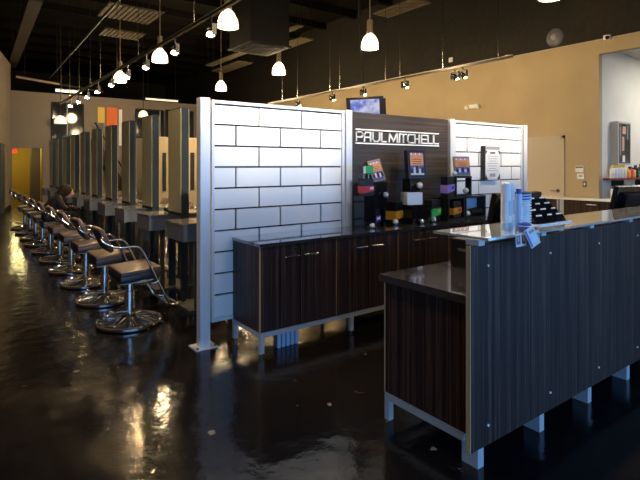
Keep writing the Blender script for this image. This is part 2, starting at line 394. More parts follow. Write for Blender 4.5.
# small glowing domes stand in for pendants reflected in the window glass
def lamp_reflection(x,z,label,r=.2):
    t = thing('reflected_lamp',(x,FY-.35,z),label,'lamp reflection')
    b = MB(); b.lathe([(r,0),(r*.97,.1*r/.2),(r*.8,.2*r/.2),(r*.45,.27*r/.2),(.02,.29*r/.2)],m=M['pend_far']); b.build('shade',parent=t,smooth=True)
    b = MB(); b.cyl((0,0,.28*r/.2),(0,0,CZ-z),.012,seg=8,m=M['blackm']); b.build('stem',parent=t)
lamp_reflection(3.02,2.93,'small white dome imitating a pendant reflected in the dark far window at left')
lamp_reflection(5.93,3.33,'small white dome imitating a pendant reflected in the far window behind the mirror panels',.18)
t = thing('wall_television',(6.42,FY-.1,2.95),'small television glowing purple in the far window behind the mirrors','television')
b = MB(); b.box(-.23,.23,-.06,.05,-.33,.33,M['black']); b.build('casing',parent=t)
b = MB(); b.box(-.2,.2,-.066,-.06,-.28,.28,M['tv_far']); b.build('screen',parent=t)
t = thing('exit_sign',(1.66,FY+.5,1.95),'small red glowing exit sign in the yellow corridor','sign')
b = MB(); b.box(-.11,.11,-.02,.02,-.07,.07,M['exit']); b.build('panel',parent=t)
b = MB(); b.box(-.02,.02,-.01,.01,.07,.45,M['white']); b.build('bracket',parent=t)
for i,(x,lab) in enumerate(((1.85,'round corridor ceiling light nearest the exit sign'),(2.2,'round corridor ceiling light nearest the corridor\'s right pillar'))):
    t = thing('downlight',(x,21.2+i*.0,2.37),lab,'light',group='corridor downlights')
    b = MB(); b.cyl((0,0,.0),(0,0,.02),.09,m=M['pend_far']); b.build('lens',parent=t)
    b = MB(); b.tube([(.1*math.cos(a*PI/8),.1*math.sin(a*PI/8),.015) for a in range(16)],.014,m=M['white'],closed=True); b.build('trim_ring',parent=t)
# lower lit partition room at the back right of the stations
b = MB(); b.box(5.13,9.0,16,16.12,0,2.33,M['tan']); struct(b.build('wall_partition'))
sbox('trim_33',5.12,9.0,15.98,16.14,2.33,2.37,M['door'])
b = MB(); b.box(5.45,5.56,15.97,16,.6,1.85,M['blackm']); b.box(6.38,6.53,15.97,16,.6,1.87,M['blackm']); struct(b.build('trim_34'))
sbox('trim_35',6.3,6.37,15.95,16,.5,1.95,M['door'])
# staircase seen between the mirrors
t = thing('staircase',(4.1,19.3,0),'dark staircase with a slanting handrail against the far wall','staircase')
b = MB(); b.prism([(0,2.42),(.06,2.42),(1.5,-.0),(1.2,0),(0,2.0)],'y',0,.05,M['blackm']); b.prism([(0,2.42),(.06,2.42),(1.5,-.0),(1.2,0),(0,2.0)],'y',.6,.65,M['blackm']); b.build('stringer',parent=t)
b = MB()
for i in range(11): b.box(.02+i*.115,.26+i*.115,.05,.6,1.93-i*.178,1.96-i*.178,M['midgrey'])
b.build('treads',parent=t)
b = MB(); b.tube([(0,.02,3.0),(1.1,.02,1.1)],.03,m=M['blackm']); 
for i in range(4): b.cyl((.2+i*.25,.02,2.64-i*.43),(.2+i*.25,.02,2.08-i*.42),.015,seg=8,m=M['blackm'])
b.build('handrail',parent=t)
t = thing('wall_poster',(4.87,15.5,1.22),'grey and black portrait poster on a stand behind the third mirror','poster')
b = MB(); b.box(-.12,.12,-.015,.015,0,.74,M['midgrey']); b.box(-.06,.05,-.02,-.015,.34,.62,M['paper']); b.box(-.1,.1,-.02,-.015,.05,.3,M['black']); b.box(.03,.1,-.02,-.015,.3,.6,M['pink']); b.build('poster_board',parent=t)
b = MB(); b.cyl((0,.03,-1.22),(0,.03,.6),.015,seg=8,m=M['black']); b.cyl((0,.03,-1.22),(0,.03,-1.2),.15,m=M['black']); b.build('stand',parent=t)
# things on tan right wall
t = thing('wall_control',(RX,5.11,1.37),'beige wall control box with dark display, uppermost of the three by the door','control box')
b = MB(); b.box(-.03,0,-.085,.085,-.075,.065,M['paper'],bev=.005); b.build('casing',parent=t)
b = MB(); b.box(-.034,-.03,-.075,.075,.015,.05,M['midgrey']); b.build('display',parent=t)
t = thing('wall_control',(RX,5.09,1.21),'small beige thermostat on the tan wall, middle of the three boxes','thermostat')
b = MB(); b.box(-.03,0,-.075,.075,-.06,.06,M['paper'],bev=.006); b.build('casing',parent=t)
b = MB(); b.box(-.034,-.03,-.045,.03,-.01,.03,M['grey']); b.build('display',parent=t)
t = thing('light_switch',(RX,5.01,1.05),'dark light switch plate, lowest on the tan wall beside the door','light switch')
b = MB(); b.box(-.012,0,-.04,.04,-.065,.065,M['midgrey'],bev=.003); b.build('plate',parent=t)
b = MB(); b.box(-.02,-.012,-.012,.012,-.02,.02,M['white']); b.build('toggle',parent=t)
t = thing('emergency_light',(RX,7.75,2.93),'twin headed white emergency light high on the tan wall','emergency light')
b = MB(); b.box(-.07,0,-.14,.14,-.04,.06,M['paper'],bev=.01); b.build('casing',parent=t)
for s in (-1,1):
    b = MB(); b.cyl((-.04,s*.16,.01),(-.12,s*.16,-.02),.035,.055,m=M['paper']); b.build('lamp_head',parent=t,smooth=True)
b = MB(); b.lathe([(.0,0),(.1,0),(.17,.02),(.19,.04),(.2,.06)],m=M['midgrey']); b.lathe([(0,-.03),(.05,-.02),(.07,0)],m=M['grey'])
o = b.build('wall_speaker',smooth=True); o.rotation_euler=(0,-PI/2,0); o.location=(RX+.02-.0,5.66,4.26); o.rotation_euler=(0,PI/2,0); o.location=(RX-.04,5.66,4.27); tag(o,'round dark speaker on the black upper wall above the door','speaker')
t = thing('dome_camera',(RX-.02,4.56,4.03),'little white dome camera at the top edge of the tan wall','camera')
b = MB(); b.cyl((0,0,-.05),(0,0,.045),.07,m=M['paper']); b.build('housing',parent=t,smooth=True)
b = MB(); b.sph((-.04,-.02,-.01),.042,m=M['blackg']); b.build('lens',parent=t,smooth=True)
t = thing('dome_camera',(RX-.02,6.8,4.03),'little white sensor on top of tan wall near the end of the spotlight track','sensor')
b = MB(); b.cyl((0,0,-.03),(0,0,.04),.06,m=M['paper']); b.build('housing',parent=t,smooth=True)
b = MB(); b.sph((-.03,0,0),.03,m=M['black']); b.build('lens',parent=t,smooth=True)
t = thing('wall_sensor',(RX+.02,8.5,4.26),'tiny white square box on the black wall over the spotlights','sensor')
b = MB(); b.box(-.03,0,-.06,.06,-.06,.06,M['paper'],bev=.006); b.build('casing',parent=t)

# low counter along the right wall
t = thing('wall_counter',(RX,5.2,0),'low dark counter with a pale top along the tan wall','counter')
b = MB(); b.box(-.5,-.02,-3.4,1.1,.735,.762,M['paper']); b.build('counter_top',parent=t)
b = MB(); b.box(-.46,-.02,-3.4,1.08,.0,.733,M['lam']); b.build('body',parent=t)
b = MB(); b.box(-.475,-.46,.02,.10,.0,.733,M['aluf']); b.box(-.475,-.46,.13,.16,0,.733,M['aluf']); b.build('post',parent=t)
b = MB(); b.tube(smoothpath([(-.46,-.62,.66),(-.49,-.62,.66),(-.49,-.46,.66),(-.46,-.46,.66)],3),.008,m=M['alu']); b.build('handle',parent=t)

# alcove: picture box, shelf and bottles
t = thing('framed_picture',(11.39,4.70,1.45),'tall grey framed photograph above the bottle shelf','picture')
b=MB(); b.box(-.22,.40,-.12,.03,0,.92,M['midtone']); b.build('frame',parent=t)
b=MB(); b.box(-.17,.37,-.125,-.12,.04,.88,M['navy']); b.box(-.02,.14,-.128,-.125,.66,.82,M['skin']); b.box(-.05,.17,-.127,-.125,.76,.86,M['hair']); b.box(-.04,.06,-.128,-.125,.3,.6,M['skin']); b.box(-.02,.1,-.128,-.125,.06,.2,M['paper']); b.box(.22,.25,-.127,-.125,.3,.84,M['grey']); b.box(-.14,-.1,-.127,-.125,.2,.8,M['grey']); b.box(.1,.34,-.127,-.125,.1,.55,M['black']); b.build('photograph',parent=t)
t = thing('wall_shelf',(12.4,4.58,1.14),'reddish brown shelf of hair products right of the tan wall','shelf')
b = MB(); b.box(-1.60,2.2,-.14,.14,0,.035,M['brownred']); b.build('board',parent=t)
for x in (-1.2,0,1.2):
    b = MB(); b.box(x-.015,x+.015,-.1,.14,-.14,0,M['black']); b.build('bracket',parent=t)
t = thing('wall_shelf',(12.4,4.58,.735),'lower pale shelf behind the right monitor','shelf')
b = MB(); b.box(-1.60,2.2,-.14,.14,0,.03,M['paper']); b.build('board',parent=t)
b = MB(); b.box(-1.58,2.18,-.1,.14,-.735,0,M['blackm']); b.build('base',parent=t)
def bottle(kind, loc, h, r, mb, mc, label, cat='bottle', group=None, pump=False):
    t = thing(kind, loc, label, cat, 0, group)
    b = MB(); b.lathe([(r*.9,0),(r,h*.03),(r,h*.7),(r*.85,h*.76),(r*.4,h*.8),(r*.4,h*.82)],m=mb,seg=16); b.build('bottle_body',parent=t,smooth=True)
    b = MB()
    if pump: b.cyl((0,0,h*.82),(0,0,h*.92),r*.42,seg=12,m=mc); b.box(-r*.3,r*1.1,-r*.2,r*.2,h*.92,h,mc)
    else: b.cyl((0,0,h*.82),(0,0,h),r*.55,r*.5,seg=12,m=mc)
    b.build('cap',parent=t,smooth=True); return t
WH=[('leftmost',0),('second from left',1),('third from left',2),('fourth from left',3),('fifth from left',4)]
for nm,i in WH:
    bottle('spray_bottle',(10.84+i*.14,4.56,1.177),.27,.05,M['paper'],M['yellowp'],'clear bottle with yellow cap on the brown shelf, %s of five'%nm,group='yellow capped bottles')
xx = 11.56
for (mb,mc,h,r,lab) in ((M['amber'],M['yellowp'],.2,.07,'squat amber jar beside the yellow capped bottles'),(M['red'],M['black'],.24,.065,'orange red bottle next to the amber jar'),
        (M['posterorange'],M['black'],.22,.06,'orange bottle right of the red one on the shelf'),(M['black'],M['black'],.27,.06,'black bottle between the orange and green bottles'),
        (M['green'],M['black'],.18,.06,'short green jar on the brown shelf'),(M['midgrey'],M['black'],.3,.06,'tall dark bottle by the short green jar'),(M['black'],M['paper'],.2,.07,'black jar at the right edge of the picture on shelf')):
    bottle('shelf_bottle',(xx,4.56,1.177),h,r,mb,mc,lab,group='hair products on the brown shelf'); xx += .14
for i,(mb,h,lab) in enumerate(((M['paper'],.24,'white box like bottle at the left end of lower shelf'),(M['gold'],.22,'gold bottle on the lower shelf beside the white one'),(M['paper'],.2,'small pale bottle on lower shelf behind the monitor'),(M['black'],.27,'first black bottle on the lower shelf above the monitor'),(M['black'],.26,'second black bottle on the lower shelf above the monitor'),(M['midgrey'],.26,'dark grey bottle on lower shelf above the monitor'))):
    bottle('shelf_bottle',(10.86+i*.17,4.55,.766),h,.05,mb,M['black'],lab,group='hair products on the lower shelf')

# ------------------------------------------------------------------ pendants and tracks
def make_pendant():
    t = thing('pendant_lamp',(0,0,0),'x','pendant lamp',group='bell shaped pendant lamps')
    b = MB(); b.lathe([(.172,.0),(.178,.03),(.172,.10),(.150,.17),(.115,.23),(.075,.27),(.05,.29)],m=M['pend']); b.lathe([(.0,-.004),(.168,-.004),(.172,.004)],m=M['pend']); b.build('lamp_shade',parent=t,smooth=True)
    b = MB()
    for z,r in ((.0,.182),(.055,.185)): b.tube([(r*math.cos(a*PI/12),r*math.sin(a*PI/12),z) for a in range(24)],.007,seg=6,m=M['blackm'],closed=True)
    for a in range(4):
        an=a*PI/2+.5; b.tube([(math.cos(an)*r,math.sin(an)*r,z) for r,z in ((.184,0),(.188,.05),(.18,.11),(.157,.18),(.12,.245),(.07,.30))],.007,seg=6,m=M['blackm'])
    b.build('cage',parent=t)
    b = MB(); b.lathe([(.06,.29),(.068,.31),(.06,.33),(.06,.52),(.05,.56),(.0,.57)],m=M['galv']); b.build('housing',parent=t,smooth=True)
    b = MB(); b.cyl((0,0,.56),(0,0,CZ-3.72),.012,seg=8,m=M['galv']); b.build('stem',parent=t)
    return t
pd = make_pendant()
PL = [(3.62,7.44,'large lit bell pendant at the top of the left row, nearest the viewer'),(3.62,10.8,'lit bell pendant crossing the left spotlight track, second in the left row'),
      (3.62,14.06,'smaller lit bell pendant farthest along the left row'),
      (6.5,3.5,'lit pendant whose lower rim just shows at the top right edge'),(6.5,7.14,'lit bell pendant hanging above the framed sign wall, biggest of the right row'),
      (6.5,10.5,'lit bell pendant above the left brick panel'),(6.5,13.83,'small lit bell pendant over the corner of the left silver post'),
      (.74,4.1,'added unseen lit bell pendant high over the front of the chair row'),(3.62,4.1,'lit bell pendant high above the middle silver post')]  # the chair-row pendant is added out of view to brighten mirrors and chairs
for i,(x,y,l) in enumerate(PL):
    o = place(pd, i>0, (x,y,3.72), 0, l, 'bell shaped pendant lamps'); o.scale=(.96,.96,1); o['category']='pendant lamp'
def point(loc, e, col, r=.1):
    l = bpy.data.lights.new('lamp or fill glow','POINT'); l.energy = e; l.color = col; l.shadow_soft_size = r
    o = bpy.data.objects.new('lamp_or_fill_glow', l); o.location = loc; C.objects.link(o); return o
def spot(loc, to, e, col, ang=60, blend=.6, r=.04):
    l = bpy.data.lights.new('spot beam','SPOT'); l.energy = e; l.color = col; l.spot_size = math.radians(ang); l.spot_blend = blend; l.shadow_soft_size = r
    o = bpy.data.objects.new('spot_beam', l); o.location = loc; o.rotation_euler = (Vector(to)-Vector(loc)).to_track_quat('-Z','Y').to_euler(); C.objects.link(o); return o
WARM=(1,.74,.42)
for x,y,l in PL: point((x,y,3.66), 150, WARM, .15)

def track(name, x, y0, y1, z, cables, label):
    t = thing('light_track',(x,y0,z),label,'spotlight track')
    b = MB(); b.box(-.022,.022,0,y1-y0,-.018,.018,M['black']); b.box(-.012,.012,0,y1-y0,.02,.034,M['galv']); b.build('rail',parent=t)
    for y in cables:
        b = MB(); b.cyl((0,y-y0,.03),(0,y-y0,CZ-z),.005,seg=6,m=M['chromed']); b.cyl((0,y-y0,.03),(0,y-y0,.35),.010,seg=6,m=M['chromed']); b.build('cable',parent=t)
track('a',2.57,3.0,16.8,3.32,[3.6,6.3,8.8,10.2,11.6,12.6,13.9,15.2,16.5],'black suspended spotlight track running back over the salon chairs')
track('b',7.8,4.9,13.2,3.34,[5.18,6.42,7.6,8.05,9.7,10.1,11.6,12.4],'black suspended spotlight track in front of the tan wall')
track('c',6.5,-.5,1.9,3.34,[0,1.5],'black spotlight track above the reception desk')
def make_head(aim):
    t = thing('track_spotlight',(0,0,0),'x','spotlight')
    b = MB()
    for s in (-1,1): b.box(-.03,.03,s*.085-.005,s*.085+.005,-.24,-.10,M['black'])
    b.box(-.03,.03,-.09,.09,-.11,-.10,M['black']); b.cyl((0,0,-.10),(0,0,-.0),.014,seg=8,m=M['black']); b.cyl((0,-.085,-.19),(0,.085,-.19),.008,seg=8,m=M['black'])
    b.build('yoke',parent=t)
    d = Vector(aim).normalized(); c = Vector((0,0,-.19)); 
    b = MB(); b.cyl(c-d*.06,c-d*.01,.022,.045,m=M['chromed']); b.cyl(c-d*.01,c+d*.05,.045,.062,m=M['black']); b.build('lamp_body',parent=t,smooth=True)
    b = MB(); b.sph(c+d*.048,.05,m=M['lens'],sc=(1,1,.5)); b.build('lens',parent=t)
    return t
h1 = make_head((-.35,-.4,-.85))
T1 = [5.75,7.0,8.35,9.45,10.6,11.8,12.85,13.9,15.0]
for i,y in enumerate(T1):
    o = place(h1, i>0, (2.57,y,3.30), 0, '%s lit spotlight from the near end of the left track over the salon chairs'%ORD[i], 'spotlights on the left track')
    if i<8: spot((2.57-.06,y-.06,3.02),(1.7,y-1.2,.2), 150, (1,.68,.33), 112)
h2 = make_head((.6,-.3,-.7))
for i,(y,l) in enumerate(((5.94,'unlit looking right hand spotlight of the pair on the right track'),(6.13,'lit left hand spotlight of the pair on the right track'),(7.45,'single lit spotlight right of the television'),(8.81,'lit spotlight directly above the television'),(10.0,'lit spotlight above the left brick panel\'s right half'),(11.58,'farthest lit spotlight of the right track, over the brick panel\'s middle'))):
    place(h2, i>0, (7.8,y,3.36), 0, l, 'spotlights on the right track')
    if i>0: spot((7.89,y-.05,3.04),(RX,y-.6,2.6), 55, WARM, 95)
# added track, out of view, to light the brick screens and the sign
t = thing('light_track',(1.2,1.75,3.6),'added unseen black spotlight track above the reception counter','spotlight track')
b = MB(); b.box(0,5.4,-.022,.022,-.018,.018,M['black']); b.build('rail',parent=t)
for x in (.4,2.7,5.0):
    b = MB(); b.cyl((x,0,.0),(x,0,CZ-3.6),.005,seg=6,m=M['chromed']); b.build('cable',parent=t)
h3 = make_head((0,.75,-.66))
for i,x in enumerate((1.7,2.35,3.0,3.9,4.8,5.5,6.2)):
    place(h3, i>0, (x,1.75,3.60), 0, '%s added unseen spotlight from the left on the reception track'%ORD[i], 'added spotlights on the reception track')
    spot((x,1.86,3.34),(x+.05,3.72,2.2), 440 if i not in (2,3) else 370, (1,.88,.70), 44, 1)

place(h3,True,(2.62,1.75,3.60),0,'added unseen downward spotlight on the reception track over the tall bottles','added spotlights on the reception track')
spot((2.62,1.85,3.33),(2.35,1.42,1.1),110,(1,.9,.75),30,.8)  # extra beam added to brighten the tall bottles
# ------------------------------------------------------------------ brick screens, posts, sign
def brick_screen(x0,x1,label,xs_a,xs_b):
    t = thing('brick_screen',(x0,3.72,0),label,'partition screen')
    W = x1-x0
    b = MB(); b.box(0,.022,-.03,.03,.185,1.975,M['alu']); b.box(W-.03,W,-.03,.03,.185,1.975,M['alu']); b.box(.022,W-.03,-.03,.03,1.95,1.975,M['alu']); b.box(.022,W-.03,-.03,.03,.185,.215,M['alu'])
    b.build('frame',parent=t)
    b = MB(); b.box(.022,W-.03,.0,.012,.215,1.95,M['blackm']); b.build('backing',parent=t)
    b = MB(); g=.017
    for r in range(10):
        zt = 1.944-.1725*r; zb = zt-.1725+.014
        if r==9: zb = .218
        if r==0: zt = 1.934
        xs = xs_a if r%2==0 else xs_b
        for a,c in zip(xs,xs[1:]):
            a2=a-x0+g/2+ (.02 if a==xs[0] else 0); c2=c-x0-g/2-(.028 if c==xs[-1] else 0); n=8; k=b.mi(M['brick'])
            yaw = random.uniform(-.006,.006); cols=[]
            for i in range(n+1):
                u=i/n; x=a2+(c2-a2)*u; y=-.024-.0025*math.sin(PI*u)+yaw*(u-.5)
                cols.append((b.bm.verts.new((x,y,zb)),b.bm.verts.new((x,y,zt)),b.bm.verts.new((x,-.002,zb)),b.bm.verts.new((x,-.002,zt))))
            for p,q in zip(cols,cols[1:]):
                f=b.bm.faces.new((p[0],q[0],q[1],p[1])); f.material_index=k; f.smooth=True
                for f in (b.bm.faces.new((p[1],q[1],q[3],p[3])),b.bm.faces.new((p[2],q[2],q[0],p[0]))): f.material_index=k
            for p in (cols[0],cols[-1]):
                f=b.bm.faces.new((p[0],p[1],p[3],p[2])); f.material_index=k
            fr={f for p in cols for f in p[0].link_faces if f.smooth}
            bmesh.ops.split_edges(b.bm, edges=list({e for f in fr for e in f.edges if len([g_ for g_ in e.link_faces if g_ in fr])==1}))
    b.build('brick_panel',parent=t)
brick_screen(1.656,3.03,'left screen of satin metal bricks between silver posts, behind the dark cabinets',[1.652,2.09,2.53,3.03],[1.652,1.87,2.305,2.745,3.03])
brick_screen(4.69,6.11,'right screen of satin metal bricks behind the certificate plaque',[4.69,5.16,5.63,6.11],[4.69,4.93,5.39,5.86,6.11])
def post(x0,x1,label,plate=False):
    t = thing('silver_post',((x0+x1)/2,3.71,0),label,'post',group='silver posts of the partition')
    w=(x1-x0)/2
    b = MB(); b.box(-w,w,-.035,.045,.0,1.985,M['alu'],bev=.003); b.build('upright',parent=t)
    if plate:
        b = MB(); b.box(-w-.05,w+.05,-.075,.085,.0,.008,M['alu']); b.build('foot_plate',parent=t)
        for s in (-1,1):
            b = MB(); b.cyl((s*(w+.03),-.055,.008),(s*(w+.03),-.055,.02),.01,seg=8,m=M['chromed']); b.build('bolt',parent=t)
post(1.552,1.635,'tall silver post at the left end of the brick screens, standing on a foot plate',True)
post(3.04,3.115,'silver post between the left brick screen and the dark sign wall')
post(4.60,4.675,'silver post between the dark sign wall and the right brick screen')
post(6.125,6.205,'silver post at the right end of the right brick screen')
t = thing('sign_wall',(3.12,3.72,0),'dark wood grain wall with the silver lettered salon sign','sign wall')
b = MB(); b.box(.005,1.465,-.02,.04,.05,1.975,M['lam_h']); b.build('panel',parent=t)
# letters
def seg(b,pts,th=.0125,y=-.036):
    for (x0,z0),(x1,z1) in zip(pts,pts[1:]):
        d=Vector((x1-x0,0,z1-z0)); L=d.length; a=math.atan2(d.z,d.x)
        T=Matrix.Translation((x0,0,z0))@Matrix.Rotation(-a,4,'Y')
        b.box(-th/2,L+th/2,y,-.022,-th/2,th/2,M['sign'],T=T)
px=[40,88, 92,137, 146,194, 202,234, 250,308, 314,324, 322,366, 370,411, 416,447, 458,496, 500,531, 536,568]
def X(p):   # picture column of the lettering -> position along the wall
    a=((p/6.4+350)-320)/492.67; dx=.80353*a+.5953; dy=-.5953*a+.80353
    return dx/dy*3.684-3.12
zb,zt=1.690,1.778; zm=(zb+zt)/2
L=[(X(px[i])+.005,X(px[i+1])-.006) for i in range(0,24,2)]
b=MB()
def r4(x0,x1,z0,z1,c=.022): return x0,x1,z0,z1,c
# P
x0,x1=L[0]; seg(b,[(x0,zb),(x0,zt),(x1-.02,zt),(x1,zt-.018),(x1,zm+.012),(x1-.02,zm-.006),(x0,zm-.006)])
# A (rounded top)
x0,x1=L[1]; seg(b,[(x0,zb),(x0,zt-.022),(x0+.022,zt),(x1,zt),(x1,zb)]); seg(b,[(x0,zm-.006),(x1,zm-.006)])
# U
x0,x1=L[2]; seg(b,[(x0,zt),(x0,zb+.022),(x0+.022,zb),(x1-.022,zb),(x1,zb+.022),(x1,zt)])
# L
x0,x1=L[3]; seg(b,[(x0,zt),(x0,zb),(x1,zb)])
# M
x0,x1=L[4]; xm=(x0+x1)/2; seg(b,[(x0,zb),(x0+.008,zt),(xm,zb+.006),(x1-.008,zt),(x1,zb)])
# I
x0,x1=L[5]; xm=(x0+x1)/2; seg(b,[(xm,zb),(xm,zt)])
# T
x0,x1=L[6]; xm=(x0+x1)/2; seg(b,[(x0,zt),(x1,zt)]); seg(b,[(xm,zt),(xm,zb)])
# C
x0,x1=L[7]; seg(b,[(x1,zt),(x0+.022,zt),(x0,zt-.022),(x0,zb+.022),(x0+.022,zb),(x1,zb)])
# H
x0,x1=L[8]; seg(b,[(x0,zb),(x0,zt)]); seg(b,[(x1,zb),(x1,zt)]); seg(b,[(x0,zm),(x1,zm)])
# E
x0,x1=L[9]; seg(b,[(x1,zt),(x0,zt),(x0,zb),(x1,zb)]); seg(b,[(x0,zm),(x1-.01,zm)])
for q in (10,11):
    x0,x1=L[q]; seg(b,[(x0,zt),(x0,zb),(x1,zb)])
o=b.build('lettering',parent=t); o['label']='white raised lettering reading PAUL MITCHELL'
b=MB(); b.box(.05,1.29,-.034,-.022,1.797,1.809,M['sign']); b.build('upper_rule',parent=t)
b=MB(); b.box(.05,1.29,-.034,-.022,1.660,1.672,M['sign']); b.build('lower_rule',parent=t)
# certificate plaque on right brick screen
t = thing('certificate_plaque',(5.35,3.685,1.47),'white certificate with black rounded corners hung on the right brick screen','certificate')
b=MB(); b.box(-.195,-.165,-.05,.0,-.205,.215,M['black']); b.box(-.165,.19,-.05,.0,-.205,.215,M['paper']); b.build('frame',parent=t)
b=MB(); b.box(-.175,.185,-.054,-.05,-.2,.155,M['paper'],bev=.001); b.box(-.175,.185,-.054,-.05,.17,.21,M['grey']); b.box(-.06,.06,-.058,-.054,.12,.14,M['black'])
for i in range(7):
    w=.13-.02*(i%3); b.box(-w,w,-.056,-.054,.085-i*.03,.092-i*.03,M['grey'])
b.box(-.07,.07,-.056,-.054,-.165,-.125,M['grey']); b.prism([(.185,-.2),(.185,-.13),(.115,-.2)],'y',-.057,-.054,M['black']); b.prism([(-.175,-.2),(-.175,-.14),(-.115,-.2)],'y',-.057,-.054,M['black'])
b.prism([(-.175,.155),(-.175,.11),(-.13,.155)],'y',-.057,-.054,M['black']); b.prism([(.185,.155),(.185,.11),(.14,.155)],'y',-.057,-.054,M['black'])
b.build('certificate',parent=t); t.scale=(.82,1,1)

# ------------------------------------------------------------------ back cabinets
CX0=1.842; UW=.728; NU=6
base = thing('cabinet_base',(CX0,3.24,0),'silver metal stand carrying the row of back cabinets','base frame')
Lc=UW*NU
b=MB(); b.box(0,Lc,0,.035,.145,.182,M['aluf']); b.box(0,Lc,.43,.465,.145,.182,M['aluf']); b.box(0,.035,.035,.43,.145,.182,M['aluf']); b.box(Lc-.035,Lc,.035,.43,.145,.182,M['aluf']); b.build('rail',parent=base)
for x in (0,.885,1.77,2.66,3.5,Lc-.035):
    for y in (0,.43):
        b=MB(); b.box(x,x+.035,y,y+.035,.025,.145,M['aluf']); lg=b.build('leg',parent=base)
        b=MB(); b.cyl((x+.0175,y+.0175,0),(x+.0175,y+.0175,.026),.014,seg=12,m=M['chromed']); b.build('foot',parent=lg)
def make_unit():
    t = thing('storage_cabinet',(0,0,0),'x','cabinet')
    b=MB(); b.box(.0,UW,.02,.465,.183,.832,M['lam']); b.box(.0,.004,.0195,.021,.183,.832,M['edge']); b.build('body',parent=t)
    for k in range(2):
        x0=.003+k*UW/2; x1=x0+UW/2-.006
        b=MB(); b.box(x0,x1,0,.019,.187,.829,M['lam']); (b.box(x0-.0015,x0+.001,-.0008,.019,.187,.829,M['edge']) if k==0 else None); d=b.build('door',parent=t)
        hx = x1-.055-.075 if k==0 else x0+.05
        b=MB(); b.tube(smoothpath([(hx-.02,0,.738),(hx-.018,-.022,.738),(hx+.03,-.026,.738),(hx+.098,-.026,.738),(hx+.1,0,.738)],4),.0055,m=M['chrome']); b.build('handle',parent=d)
        lx = x1-.04 if k==0 else x0+.04
        b=MB(); b.cyl((lx,0,.795),(lx,-.006,.795),.012,seg=14,m=M['chrome']); b.build('lock',parent=d)
    return t
u=make_unit()
UL=['dark striped two door cabinet at the left end of the back counter','dark striped two door cabinet, second from the left under the back counter','dark striped two door cabinet, third from the left, behind the reception return',
    'dark striped two door cabinet, fourth from left behind the reception desk','dark striped two door cabinet, fifth from left behind the reception desk','dark striped two door cabinet at the hidden right end of the back counter']
for i in range(NU): place(u,i>0,(CX0+i*UW,3.24,0),0,UL[i],'dark cabinets under the back counter')
b=MB(); b.box(CX0-.012,CX0+Lc+.012,3.225,3.685,.833,.857,M['worktop']); tag(b.build('worktop'),'dark blue black counter top over the back cabinets','worktop')
# end edging strip
# ribbed pale thing on floor under cabinet
t = thing('ribbed_crate',(2.15,3.345,0),'pale blue ribbed plastic crate on the floor under the back cabinets','crate')
b=MB(); b.box(-.1,.1,-.0,.05,0,.13,M['midgrey']); b.build('body',parent=t)
b=MB()
for i in range(5): b.box(-.098+i*.042,-.072+i*.042,-.016,0,0,.13,M['clear'])
b.build('ribs',parent=t)

# ------------------------------------------------------------------ display items on the back counter (top z .857)
TZ=.857
def silver_ball(x,y,z,r,label): 
    b=MB(); b.sph((0,0,r),r,m=M['ball']); o=b.build('silver_ball',smooth=True); o.location=(x,y,z); tag(o,label,'ball','silver balls among the displays')
def cube_stand(x0,x1,y0,y1,z0,z1,label,m=None,group='black display cubes'):
    b=MB(); b.box(x0,x1,y0,y1,z0,z1,m or M['blackg'],bev=.003); return tag(b.build('display_cube'),label,'display stand',group)
def open_cube(x0,x1,y0,y1,z0,z1,label,wall=.02,back=None):
    t=thing('open_display_cube',(x0,y0,z0),label,'display stand',group='open black display cubes')
    w=x1-x0;d=y1-y0;h=z1-z0
    b=MB(); b.box(0,w,0,d,0,wall,M['black']); b.box(0,w,0,d,h-wall,h,M['black']); b.box(0,wall,0,d,wall,h-wall,M['black']); b.box(w-wall,w,0,d,wall,h-wall,M['black']); b.build('shell',parent=t)
    if back is not None:
        b=MB(); b.box(wall,w-wall,d-.012,d,wall,h-wall,back); b.build('back_panel',parent=t)
def product(x,y,z,w,h,band,band2,label,top=.5,rz=.1):
    t=thing('product_pack',(x,y,z),label,'product pack',rz,'coloured product packs')
    b=MB(); b.box(-w/2,w/2,-w/3,w/3,0,h,M['black'],bev=.006); b.build('pack',parent=t)
    b=MB(); b.prism([(-w/2-.003,h*.18),(w/2+.003,h*.30),(w/2+.003,h*.62),(-w/2-.003,h*.58)],'y',-w/3-.004,w/3+.004,band)
    b.prism([(.05*w,h*.36),(w*.42,h*.40),(w*.42,h*.54),(.05*w,h*.52)],'y',-w/3-.007,-w/3-.004,band2); b.build('label_band',parent=t)
def picture(x,y,z,w,h,fm,lean,rz,label,kind,th=.02,dark=False):
    t=thing('framed_poster',(x,y,z),label,'framed picture',rz,'small framed posters')
    R=Matrix.Rotation(-lean,4,'X')
    e=.012 if not dark else .03
    b=MB(); b.box(-w/2,w/2,-th,0,0,h,fm,T=R); b.build('frame',parent=t)
    b=MB(); y0=-th-.002
    b.box(-w/2+e,w/2-e,y0,-th,e,h-e,M['posterblue'],T=R)
    b.box(-w/2+e,w/2-e,y0-.001,y0,h*.45,h*.86,M['posterorange'],T=R)
    for i in range(6): 
        u=-w/2+e+.008+i*(w-2*e-.012)/6; b.box(u,u+(w-2*e)/9,y0-.002,y0,h*.82,h*.9,M['pink'] if i%2 else M['paper'],T=R)
    for i in range(3): b.box(-w*.25,w*.25,y0-.002,y0-.001,h*(.5+.08*i),h*(.52+.08*i),M['brownred'],T=R)
    for i in range(5):
        u=-w/2+e+.004+i*(w-2*e)/5; b.box(u,u+(w-2*e)/7,y0-.002,y0,h*.17,h*(.33+.05*(i%3)),M['black'] if i%2==0 else M['paper'],T=R)
    if dark: b.box(-w/2+e,w/2-e,y0-.003,y0,e,h*.17,M['paper'],T=R)
    b.build('poster',parent=t)
